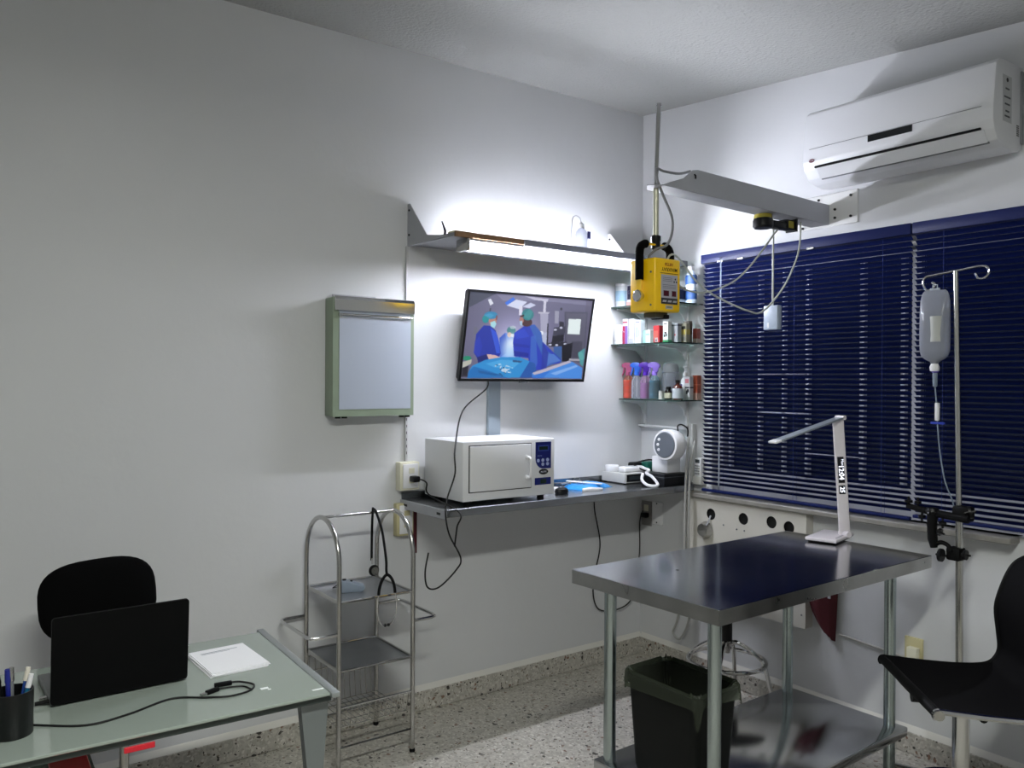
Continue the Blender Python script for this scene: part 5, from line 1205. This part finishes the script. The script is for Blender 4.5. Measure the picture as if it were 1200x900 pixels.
    for i, (dx, dy, L, m1, lb, lx, ly) in enumerate(((.022, .018, .135, '2250a8', 'blue marker with a white cap leaning out of the pen cup', .012, 0), (-.012, -.022, .15, '1c2a9c', 'dark blue pen standing at the front of the pen cup', .0, -.006), (-.002, .012, .14, '8c9094', 'grey mechanical pencil standing in the pen cup', .002, .0), (.024, -.006, .125, '1c7ca8', 'pale blue pen leaning over the pen cup rim', .014, .003), (-.02, .01, .14, '101014', 'black pen standing at the rear of the pen cup', -.01, .004))):
        p0 = Vector((px+dx*.4, py+dy*.4, DZ+.008)); d = Vector((dx*.6+lx, dy*.6+ly, L)).normalized(); p1 = p0+d*L
        t = thing('pen', lb, 'pen', tuple(p0), group='pens in the desk cup')
        part('barrel', B().cyl(p0, p1-d*.03, .0048, seg=10), ink(m1), t)
        part('cap', B().cyl(p1-d*.03, p1, .006, .005, seg=10), [mat('cap_white', 'dcd6c8', .4), ink(m1), CHROMED, WHITE, BLACK][i], t)
    # desk chair behind
    ch = thing('office_chair', 'black office chair between the desk and the wall', 'chair', (-2.745, -.46, 0))
    Mc = Matrix.Translation((-2.787, -.34, .795)) @ Matrix.Rotation(math.radians(3), 4, 'Y').inverted() @ Matrix.Rotation(math.radians(-7), 4, 'X')
    P = []
    b = B()
    t = bmesh.new(); rows = []
    for s, y in ((.0, -.030), (.7, -.028), (.93, -.02), (1, -.006), (1, .006), (.93, .02), (.7, .026), (.0, .028)):
        row = []
        for k in range(40):
            a = 2*PI*k/40; c, q = math.cos(a), math.sin(a); ex = 2/3.0
            X = .172*abs(c)**ex*(1 if c > 0 else -1); Z = .125*abs(q)**ex*(1 if q > 0 else -1)
            row.append(t.verts.new((X*max(s, .001), y+.10*(X*s)**2*-1.2, Z*max(s, .001))))
        rows.append(row)
    for A, C in zip(rows, rows[1:]):
        for k in range(40): t.faces.new((A[k], A[(k+1) % 40], C[(k+1) % 40], C[k]))
    t.faces.new(rows[0][::-1]); t.faces.new(rows[-1]); bmesh.ops.recalc_face_normals(t, faces=t.faces); b._merge(t, Mc)
    part('backrest', b, FABRIC, ch, ang=60)
    part('back_support', B().tube(spline([(-2.78, -.33, .72), (-2.775, -.30, .62), (-2.765, -.33, .52), (-2.75, -.42, .495)]), .014, 10, flat=2), BLACK, ch)
    part('seat', B().box(-2.94, -2.57, -.72, -.36, .50, .56, .03, 4), FABRIC, ch)
    part('column', B().cyl((-2.745, -.52, .09), (-2.745, -.52, .28), .025, seg=16).cyl((-2.745, -.52, .28), (-2.745, -.52, .505), .014, seg=16), CHROMED, ch)
    for k in range(5):
        a = 2*PI*k/5+.2
        l = part('base_leg', B().tube([(-2.745, -.52, .10), (-2.745+.23*math.cos(a), -.52+.23*math.sin(a), .065)], [.02, .014], 10), BLACK, ch)
        part('caster', B().cyl((-2.755+.23*math.cos(a), -.52+.23*math.sin(a), .026), (-2.735+.23*math.cos(a), -.52+.23*math.sin(a), .026), .026, seg=16), RUBBER, l)
desk()

# ================================================================== ROOM LAMP BEHIND THE CAMERA
def room_lamp():
    z = cz(-2.9)
    l = thing('ceiling_lamp', 'plain white ceiling lamp over the middle of the room', 'lamp', (-2.8, -2.9, z))
    part('housing', B().box(-3.4, -2.2, -3.0, -2.8, z-.06, z-.012, .01), WHITE, l)
    part('diffuser', B().box(-3.38, -2.22, -2.98, -2.82, z-.072, z-.06, .004), mat('lamp_diffuser', 'ffffff', .5, emit='fcfff8', es=ROOM_LAMP_STRENGTH), l)
room_lamp()
